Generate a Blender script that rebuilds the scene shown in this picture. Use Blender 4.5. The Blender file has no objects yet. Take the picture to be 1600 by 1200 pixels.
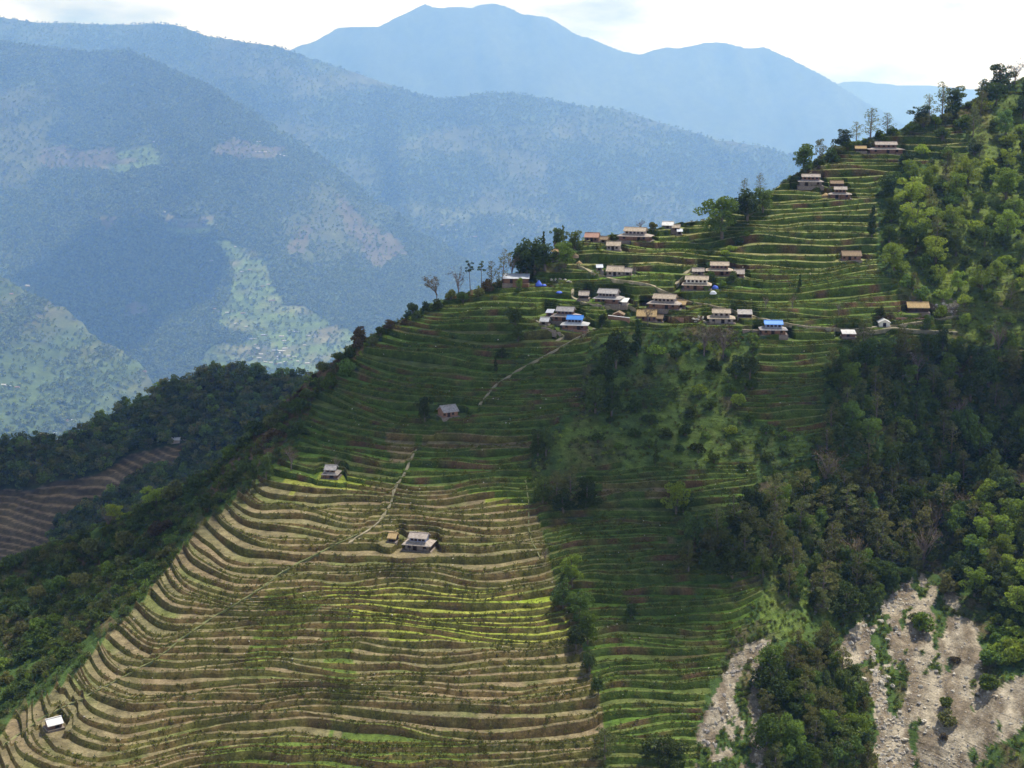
import bpy, math, random
import numpy as np
from mathutils import Vector, Matrix
from mathutils.bvhtree import BVHTree

# ------------------------------------------------------------------ camera, sky, sun, exposure
scene = bpy.context.scene
COL = scene.collection
F = 2200.0                       # focal length in photograph pixels (1600 wide)
PITCH = math.atan(450.0 / F)
cam_d = bpy.data.cameras.new('camera')
cam_d.sensor_width = 36.0
cam_d.lens = 36.0 * F / 1600.0
cam_d.clip_start = 1.0
cam_d.clip_end = 90000.0
cam = bpy.data.objects.new('camera', cam_d)
cam.rotation_euler = (math.pi / 2 - PITCH, 0, 0)
COL.objects.link(cam)
scene.camera = cam

SUN_E, SUN_A = math.radians(62), math.radians(42)        # elevation, azimuth to the right of the view
SUN = np.array([math.sin(SUN_A) * math.cos(SUN_E), math.cos(SUN_A) * math.cos(SUN_E), math.sin(SUN_E)])
world = bpy.data.worlds.new('World')
scene.world = world
world.use_nodes = True
nt = world.node_tree
nt.nodes.clear()
n_out = nt.nodes.new('ShaderNodeOutputWorld')
n_bg = nt.nodes.new('ShaderNodeBackground')
n_sky = nt.nodes.new('ShaderNodeTexSky')
n_sky.sky_type = 'NISHITA'
n_sky.sun_disc = False
n_sky.sun_elevation = SUN_E
n_sky.sun_rotation = SUN_A
n_sky.dust_density = 2.0
n_bg.inputs['Strength'].default_value = 0.053
# broken bright cloud, thick towards the horizon all round, thin overhead
n_tc = nt.nodes.new('ShaderNodeTexCoord')
n_sep = nt.nodes.new('ShaderNodeSeparateXYZ')
nt.links.new(n_tc.outputs['Generated'], n_sep.inputs[0])
n_el = nt.nodes.new('ShaderNodeMapRange')
n_el.inputs['From Min'].default_value = 0.05
n_el.inputs['From Max'].default_value = 0.35
n_el.inputs['To Min'].default_value = 1.0
n_el.inputs['To Max'].default_value = 0.12
nt.links.new(n_sep.outputs['Z'], n_el.inputs['Value'])
n_mp = nt.nodes.new('ShaderNodeMapping')
n_mp.inputs['Scale'].default_value = (3.0, 3.0, 9.0)
nt.links.new(n_tc.outputs['Generated'], n_mp.inputs['Vector'])
n_no = nt.nodes.new('ShaderNodeTexNoise')
n_no.inputs['Scale'].default_value = 2.6
n_no.inputs['Detail'].default_value = 7.0
nt.links.new(n_mp.outputs[0], n_no.inputs['Vector'])
n_cr = nt.nodes.new('ShaderNodeMapRange')
n_cr.inputs['From Min'].default_value = 0.27
n_cr.inputs['From Max'].default_value = 0.52
nt.links.new(n_no.outputs['Fac'], n_cr.inputs['Value'])
n_mu = nt.nodes.new('ShaderNodeMath')
n_mu.operation = 'MULTIPLY'
nt.links.new(n_el.outputs[0], n_mu.inputs[0])
nt.links.new(n_cr.outputs[0], n_mu.inputs[1])
n_mix = nt.nodes.new('ShaderNodeMixRGB')
n_mix.inputs['Color2'].default_value = (20.0, 21.2, 22.8, 1)
nt.links.new(n_mu.outputs[0], n_mix.inputs['Fac'])
nt.links.new(n_sky.outputs[0], n_mix.inputs['Color1'])
nt.links.new(n_mix.outputs[0], n_bg.inputs['Color'])
nt.links.new(n_bg.outputs[0], n_out.inputs['Surface'])

sun_d = bpy.data.lights.new('sun', 'SUN')
sun_d.energy = 5.0
sun_d.angle = math.radians(0.53)
sun_d.color = (1.0, 0.975, 0.93)
sun = bpy.data.objects.new('sun', sun_d)
sun.rotation_euler = Vector(SUN).to_track_quat('Z', 'Y').to_euler()
COL.objects.link(sun)

vs = scene.view_settings
vs.view_transform = 'Standard'
vs.look = 'None'
vs.exposure = 0.45
vs.gamma = 1.0
vs.use_curve_mapping = False
scene.cycles.max_bounces = 6
scene.cycles.volume_bounces = 2
scene.cycles.transparent_max_bounces = 4
scene.cycles.use_denoising = True

# ------------------------------------------------------------------ helpers: noise, projection, meshes
random.seed(7)
RNG = np.random.default_rng(7)
_tab = np.random.default_rng(3).random((256, 256))


def vnoise(x, y, seed=0):
    x = np.asarray(x, float) + seed * 17.31
    y = np.asarray(y, float) + seed * 9.77
    xi = np.floor(x).astype(int)
    yi = np.floor(y).astype(int)
    fx = x - xi
    fy = y - yi
    fx = fx * fx * (3 - 2 * fx)
    fy = fy * fy * (3 - 2 * fy)
    a = _tab[xi & 255, yi & 255]
    b = _tab[(xi + 1) & 255, yi & 255]
    c = _tab[xi & 255, (yi + 1) & 255]
    d = _tab[(xi + 1) & 255, (yi + 1) & 255]
    return ((a * (1 - fx) + b * fx) * (1 - fy) + (c * (1 - fx) + d * fx) * fy) * 2 - 1


def fbm(x, y, seed=0, octaves=4):
    s = 0
    a = 1.0
    t = 0
    for o in range(octaves):
        s = s + a * vnoise(np.asarray(x) * 2 ** o, np.asarray(y) * 2 ** o, seed + o * 5)
        t += a
        a *= 0.5
    return s / t


_cp, _sp = math.cos(PITCH), math.sin(PITCH)


def P(u, v, D):
    """point of the place that the photograph shows at pixel (u, v), at D metres ahead"""
    a = (np.asarray(u, float) - 800) / F
    b = (600 - np.asarray(v, float)) / F
    ry = _cp + b * _sp
    k = D / ry
    return np.stack([a * k, np.asarray(D, float) + 0 * a, (-_sp + b * _cp) * k], -1)


def proj(p):
    p = np.asarray(p, float)
    d = p[..., 1] * _cp - p[..., 2] * _sp
    h = p[..., 1] * _sp + p[..., 2] * _cp
    return 800 + F * p[..., 0] / d, 600 - F * h / d


def in_poly(u, v, poly):
    u = np.asarray(u, float)
    v = np.asarray(v, float)
    r = np.zeros(u.shape, bool)
    n = len(poly)
    j = n - 1
    for i in range(n):
        xi, yi = poly[i]
        xj, yj = poly[j]
        c = ((yi > v) != (yj > v)) & (u < (xj - xi) * (v - yi) / (yj - yi + 1e-9) + xi)
        r ^= c
        j = i
    return r


def soft_poly(u, v, polys, wob=9.0, seed=0):
    du = wob * fbm(u / 40, v / 40, seed)
    dv = wob * fbm(u / 40, v / 40, seed + 3)
    r = np.zeros(np.shape(u), bool)
    for p in polys:
        r |= in_poly(u + du, v + dv, p)
    return r


class TPS:
    def __init__(self, pts, vals, lam=0.02, scale=100.0):
        self.s = scale
        self.p = np.asarray(pts, float) / scale
        n = len(self.p)
        K = self.k(self.p, self.p) + lam * np.eye(n)
        A = np.zeros((n + 3, n + 3))
        A[:n, :n] = K
        A[:n, n] = 1
        A[:n, n + 1:] = self.p
        A[n, :n] = 1
        A[n + 1:, :n] = self.p.T
        self.w = np.linalg.solve(A, np.concatenate([np.asarray(vals, float), [0, 0, 0]]))

    @staticmethod
    def k(a, b):
        r2 = ((a[:, None, :] - b[None, :, :]) ** 2).sum(-1)
        return 0.5 * r2 * np.log(r2 + 1e-12)

    def __call__(self, x, z):
        sh = np.shape(x)
        q = np.stack([np.ravel(x), np.ravel(z)], -1) / self.s
        out = np.empty(len(q))
        for i in range(0, len(q), 20000):
            c = q[i:i + 20000]
            out[i:i + 20000] = self.k(c, self.p) @ self.w[:-3] + self.w[-3] + c @ self.w[-2:]
        return out.reshape(sh)


def mesh_from_arrays(name, verts, faces, mats, colors=None, smooth=False, midx=None):
    """faces: (n,k) int array or list of lists"""
    me = bpy.data.meshes.new(name)
    verts = np.asarray(verts, np.float32)
    if isinstance(faces, np.ndarray):
        n, k = faces.shape
        me.vertices.add(len(verts))
        me.vertices.foreach_set('co', verts.ravel())
        me.loops.add(n * k)
        me.loops.foreach_set('vertex_index', faces.astype(np.int32).ravel())
        me.polygons.add(n)
        me.polygons.foreach_set('loop_start', np.arange(0, n * k, k, dtype=np.int32))
        me.polygons.foreach_set('loop_total', np.full(n, k, np.int32))
        me.update(calc_edges=True)
        me.validate()
    else:
        me.from_pydata(verts.tolist(), [], faces)
        me.update()
    for m in mats:
        me.materials.append(m)
    if midx is not None:
        me.polygons.foreach_set('material_index', np.asarray(midx, np.int32))
    if colors is not None:
        at = me.color_attributes.new('Col', 'FLOAT_COLOR', 'POINT')
        c = np.ones((len(verts), 4), np.float32)
        c[:, :3] = colors
        at.data.foreach_set('color', c.ravel())
    me.polygons.foreach_set('use_smooth', np.full(len(me.polygons), smooth, bool))
    return me


def link(name, data, parent=None, loc=None):
    o = bpy.data.objects.new(name, data)
    COL.objects.link(o)
    if parent is not None:
        o.parent = parent
    if loc is not None:
        o.location = loc
    return o


def tag(o, label=None, cat=None, group=None, kind=None):
    if label:
        o['label'] = label
    if cat:
        o['category'] = cat
    if group:
        o['group'] = group
    if kind:
        o['kind'] = kind
    return o


class MB:
    def __init__(self):
        self.v = []
        self.f = []

    def poly(self, pts):
        b = len(self.v)
        self.v += [tuple(p) for p in pts]
        self.f.append(list(range(b, b + len(pts))))
        return self

    def box(self, x0, x1, y0, y1, z0, z1):
        b = len(self.v)
        self.v += [(x, y, z) for z in (z0, z1) for y in (y0, y1) for x in (x0, x1)]
        for q in ((0, 2, 3, 1), (4, 5, 7, 6), (0, 1, 5, 4), (2, 6, 7, 3), (0, 4, 6, 2), (1, 3, 7, 5)):
            self.f.append([b + i for i in q])
        return self

    def slab(self, quad, t):
        """thick sheet: quad (4 or 3 points) extruded down by t"""
        b = len(self.v)
        n = len(quad)
        self.v += [tuple(p) for p in quad] + [(p[0], p[1], p[2] - t) for p in quad]
        self.f.append([b + i for i in range(n)])
        self.f.append([b + n + i for i in reversed(range(n))])
        for i in range(n):
            j = (i + 1) % n
            self.f.append([b + j, b + i, b + n + i, b + n + j])
        return self

    def tube(self, pts, rads, seg=6):
        rings = []
        for i, p in enumerate(pts):
            p = Vector(p)
            d = Vector(pts[min(i + 1, len(pts) - 1)]) - Vector(pts[max(i - 1, 0)])
            if d.length < 1e-6:
                d = Vector((0, 0, 1))
            q = d.to_track_quat('Z', 'Y')
            b = len(self.v)
            for s in range(seg):
                a = 2 * math.pi * s / seg
                self.v.append(tuple(p + q @ Vector((math.cos(a) * rads[i], math.sin(a) * rads[i], 0))))
            rings.append(b)
        for r0, r1 in zip(rings, rings[1:]):
            for s in range(seg):
                t = (s + 1) % seg
                self.f.append([r0 + s, r0 + t, r1 + t, r1 + s])
        self.f.append([rings[-1] + s for s in range(seg)])
        return self

    def mesh(self, name, mat, smooth=False):
        me = bpy.data.meshes.new(name)
        me.from_pydata(self.v, [], self.f)
        me.update()
        me.materials.append(mat)
        if smooth:
            me.polygons.foreach_set('use_smooth', np.ones(len(me.polygons), bool))
        return me

    def build(self, name, mat, parent=None, loc=None, smooth=False):
        return link(name, self.mesh(name, mat, smooth), parent, loc)


# ------------------------------------------------------------------ materials
def new_mat(name):
    m = bpy.data.materials.new(name)
    m.use_nodes = True
    t = m.node_tree
    b = t.nodes['Principled BSDF']
    b.inputs['Specular IOR Level'].default_value = 0.15
    b.inputs['Roughness'].default_value = 0.9
    return m, t, b


def N(t, typ, **kw):
    n = t.nodes.new(typ)
    for k, v in kw.items():
        if k in n.inputs:
            n.inputs[k].default_value = v
        else:
            setattr(n, k, v)
    return n


def ground_mat(name, scale, contrast=0.5, fine=6.0, hue=(1.0, 1.0, 1.0), alt=None, bump=0.0):
    """colour attribute times two sizes of noise, with a second tint in patches"""
    m, t, b = new_mat(name)
    at = N(t, 'ShaderNodeVertexColor', layer_name='Col')
    geo = N(t, 'ShaderNodeNewGeometry')
    n1 = N(t, 'ShaderNodeTexNoise', Scale=scale, Detail=6.0, Roughness=0.6)
    n2 = N(t, 'ShaderNodeTexNoise', Scale=scale * fine, Detail=5.0, Roughness=0.7)
    for n in (n1, n2):
        t.links.new(geo.outputs['Position'], n.inputs['Vector'])
    r1 = N(t, 'ShaderNodeMapRange', **{'From Min': 0.3, 'From Max': 0.7, 'To Min': 1 - contrast, 'To Max': 1 + contrast})
    r2 = N(t, 'ShaderNodeMapRange', **{'From Min': 0.3, 'From Max': 0.7, 'To Min': 1 - contrast * 0.9, 'To Max': 1 + contrast * 0.9})
    t.links.new(n1.outputs['Fac'], r1.inputs['Value'])
    t.links.new(n2.outputs['Fac'], r2.inputs['Value'])
    mu = N(t, 'ShaderNodeMath', operation='MULTIPLY')
    t.links.new(r1.outputs[0], mu.inputs[0])
    t.links.new(r2.outputs[0], mu.inputs[1])
    mx = N(t, 'ShaderNodeVectorMath', operation='SCALE')
    src = at.outputs['Color']
    if alt is not None:
        n3 = N(t, 'ShaderNodeTexNoise', Scale=scale * 1.7, Detail=4.0)
        t.links.new(geo.outputs['Position'], n3.inputs['Vector'])
        r3 = N(t, 'ShaderNodeMapRange', **{'From Min': 0.5, 'From Max': 0.66, 'To Min': 0.0, 'To Max': 0.55})
        t.links.new(n3.outputs['Fac'], r3.inputs['Value'])
        mm = N(t, 'ShaderNodeMixRGB', Color2=(*alt, 1))
        t.links.new(r3.outputs[0], mm.inputs['Fac'])
        t.links.new(src, mm.inputs['Color1'])
        src = mm.outputs[0]
    t.links.new(src, mx.inputs[0])
    t.links.new(mu.outputs[0], mx.inputs['Scale'])
    t.links.new(mx.outputs[0], b.inputs['Base Color'])
    b.inputs['Specular IOR Level'].default_value = 0.03
    if bump:
        bp = N(t, 'ShaderNodeBump', Strength=1.0, Distance=bump)
        t.links.new(n2.outputs['Fac'], bp.inputs['Height'])
        t.links.new(bp.outputs[0], b.inputs['Normal'])
    return m


def leaf_mat(name, col, var=0.5, trans=0.25, tint=(1.35, 1.15, 0.7)):
    m, t, b = new_mat(name)
    oi = N(t, 'ShaderNodeObjectInfo')
    geo = N(t, 'ShaderNodeNewGeometry')
    no = N(t, 'ShaderNodeTexNoise', Scale=1.3, Detail=3.0)
    t.links.new(geo.outputs['Position'], no.inputs['Vector'])
    r = N(t, 'ShaderNodeMapRange', **{'From Min': 0.3, 'From Max': 0.7, 'To Min': 0.6, 'To Max': 1.45})
    t.links.new(no.outputs['Fac'], r.inputs['Value'])
    r2 = N(t, 'ShaderNodeMapRange', **{'To Min': 1 - var, 'To Max': 1 + var})
    t.links.new(oi.outputs['Random'], r2.inputs['Value'])
    mu = N(t, 'ShaderNodeMath', operation='MULTIPLY')
    t.links.new(r.outputs[0], mu.inputs[0])
    t.links.new(r2.outputs[0], mu.inputs[1])
    wn = N(t, 'ShaderNodeTexWhiteNoise', noise_dimensions='1D')
    t.links.new(oi.outputs['Random'], wn.inputs['W'])
    mc = N(t, 'ShaderNodeMixRGB', Color1=(*col, 1), Color2=(*(c * k for c, k in zip(col, tint)), 1))
    t.links.new(wn.outputs['Value'], mc.inputs['Fac'])
    sc = N(t, 'ShaderNodeVectorMath', operation='SCALE')
    t.links.new(mc.outputs[0], sc.inputs[0])
    t.links.new(mu.outputs[0], sc.inputs['Scale'])
    t.links.new(sc.outputs[0], b.inputs['Base Color'])
    b.inputs['Roughness'].default_value = 0.75
    b.inputs['Specular IOR Level'].default_value = 0.12
    if trans:
        tr = N(t, 'ShaderNodeBsdfTranslucent')
        t.links.new(sc.outputs[0], tr.inputs['Color'])
        ms = N(t, 'ShaderNodeMixShader', Fac=trans)
        t.links.new(b.outputs[0], ms.inputs[1])
        t.links.new(tr.outputs[0], ms.inputs[2])
        t.links.new(ms.outputs[0], t.nodes['Material Output'].inputs['Surface'])
    return m


def plain_mat(name, col, col2=None, scale=1.2, rough=0.9, spec=0.15, stretch=None):
    m, t, b = new_mat(name)
    b.inputs['Roughness'].default_value = rough
    b.inputs['Specular IOR Level'].default_value = spec
    if col2 is None:
        col2 = tuple(c * 0.6 for c in col)
    tc = N(t, 'ShaderNodeTexCoord')
    mp = N(t, 'ShaderNodeMapping')
    if stretch:
        mp.inputs['Scale'].default_value = stretch
    t.links.new(tc.outputs['Object'], mp.inputs['Vector'])
    n = N(t, 'ShaderNodeTexNoise', Scale=scale, Detail=6.0, Roughness=0.65)
    t.links.new(mp.outputs[0], n.inputs['Vector'])
    r = N(t, 'ShaderNodeMapRange', **{'From Min': 0.32, 'From Max': 0.68})
    t.links.new(n.outputs['Fac'], r.inputs['Value'])
    mc = N(t, 'ShaderNodeMixRGB', Color1=(*col, 1), Color2=(*col2, 1))
    t.links.new(r.outputs[0], mc.inputs['Fac'])
    t.links.new(mc.outputs[0], b.inputs['Base Color'])
    return m


M = {}
M['hill'] = ground_mat('terraced_ground', 0.35, 0.45, 5.0, alt=None, bump=0.25)
M['far'] = ground_mat('far_slope_ground', 0.006, 0.35, 6.0)
M['mid'] = ground_mat('ridge_ground', 0.06, 0.45, 5.0)
M['leaf_dark'] = leaf_mat('leaf_dark', (0.058, 0.092, 0.024), 0.45, 0.3, (1.3, 1.05, 0.8))
M['leaf_mid'] = leaf_mat('leaf_mid', (0.092, 0.150, 0.032), 0.45, 0.4)
M['leaf_bright'] = leaf_mat('leaf_bright', (0.185, 0.265, 0.04), 0.3, 0.42, (1.3, 1.1, 0.9))  # bright green leaf, its colour raised to imitate sunlit crowns
M['leaf_olive'] = leaf_mat('leaf_olive', (0.118, 0.138, 0.044), 0.35, 0.4, (1.15, 0.95, 0.85))
M['leaf_brown'] = leaf_mat('leaf_brown', (0.088, 0.068, 0.032), 0.35, 0.2, (1.05, 0.95, 0.8))
M['leaf_far'] = leaf_mat('leaf_far', (0.115, 0.160, 0.050), 0.3, 0.0)
M['tuft'] = leaf_mat('grass_tuft', (0.095, 0.118, 0.024), 0.3, 0.4, (1.35, 1.02, 0.9))
M['bark'] = plain_mat('bark', (0.09, 0.07, 0.05), (0.16, 0.13, 0.10), 3.0)
M['bark_pale'] = plain_mat('bark_pale', (0.20, 0.16, 0.13), (0.11, 0.085, 0.07), 3.0)
M['slate'] = plain_mat('slate_roof', (0.42, 0.36, 0.31), (0.19, 0.16, 0.14), 1.6)
M['slate_grey'] = plain_mat('grey_slate_roof', (0.40, 0.37, 0.35), (0.19, 0.18, 0.18), 1.6)
M['slate_warm'] = plain_mat('warm_slate_roof', (0.46, 0.38, 0.29), (0.21, 0.17, 0.13), 1.6)
M['thatch'] = plain_mat('thatch', (0.44, 0.32, 0.16), (0.25, 0.17, 0.08), 1.5, stretch=(3, .7, .7))
M['thatch_brown'] = plain_mat('old_thatch', (0.28, 0.20, 0.125), (0.15, 0.11, 0.07), 1.5, stretch=(3, .7, .7))
M['tin_white'] = plain_mat('white_tin', (0.66, 0.65, 0.63), (0.44, 0.42, 0.40), 1.0, 0.5, 0.3)
M['tin_grey'] = plain_mat('grey_tin', (0.50, 0.52, 0.56), (0.33, 0.34, 0.38), 1.0, 0.5, 0.3)
M['tin_blue'] = plain_mat('blue_tin', (0.035, 0.20, 0.62), (0.05, 0.26, 0.70), 0.7, 0.5, 0.3)
M['tin_red'] = plain_mat('red_tin', (0.36, 0.20, 0.15), (0.25, 0.14, 0.10), 1.0, 0.6, 0.2)
M['mud'] = plain_mat('mud_wall', (0.24, 0.13, 0.085), (0.14, 0.08, 0.055), 1.0)
M['stone_wall'] = plain_mat('stone_wall', (0.27, 0.22, 0.18), (0.13, 0.105, 0.09), 2.6)
M['plaster'] = plain_mat('pale_plaster', (0.40, 0.34, 0.31), (0.26, 0.21, 0.19), 1.0)
M['white_wall'] = plain_mat('white_wall', (0.80, 0.76, 0.68), (0.62, 0.57, 0.50), 0.9)
M['blue_wall'] = plain_mat('blue_grey_wall', (0.30, 0.33, 0.45), (0.22, 0.24, 0.34), 1.0)
M['brick'] = plain_mat('brick_wall', (0.30, 0.17, 0.11), (0.18, 0.10, 0.07), 2.2)
M['wood'] = plain_mat('dark_timber', (0.075, 0.045, 0.03), (0.04, 0.026, 0.02), 2.0)
M['dark'] = plain_mat('dark_opening', (0.018, 0.014, 0.014), (0.03, 0.022, 0.02), 2.0)  # near-black colour standing in for the shade inside openings
M['tarp_blue'] = plain_mat('blue_tarp', (0.05, 0.10, 0.50), (0.10, 0.17, 0.60), 1.0, 0.6)
M['cloth_white'] = plain_mat('white_cloth', (0.80, 0.80, 0.82), (0.65, 0.66, 0.70), 1.0)
M['path'] = plain_mat('path_stone', (0.34, 0.29, 0.20), (0.13, 0.125, 0.065), 0.5)
M['path_green'] = plain_mat('overgrown_path', (0.21, 0.20, 0.09), (0.10, 0.12, 0.045), 0.25)
M['rock'] = plain_mat('pale_rock', (0.52, 0.475, 0.395), (0.32, 0.285, 0.23), 1.4)
M['rock_dark'] = plain_mat('grey_rock', (0.34, 0.31, 0.28), (0.20, 0.18, 0.16), 1.4)
M['cloud'] = plain_mat('cloud', (0.9, 0.9, 0.9), (0.85, 0.85, 0.85), 0.002)
M['thin_cloud'] = plain_mat('thin_cloud', (0.9, 0.9, 0.9), (0.85, 0.85, 0.85), 0.002)
_t = M['thin_cloud'].node_tree
_m = N(_t, 'ShaderNodeMixShader', Fac=0.62)
_x = N(_t, 'ShaderNodeBsdfTransparent')
_t.links.new(_t.nodes['Principled BSDF'].outputs[0], _m.inputs[2])
_t.links.new(_x.outputs[0], _m.inputs[1])
_t.links.new(_m.outputs[0], _t.nodes['Material Output'].inputs['Surface'])

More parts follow.
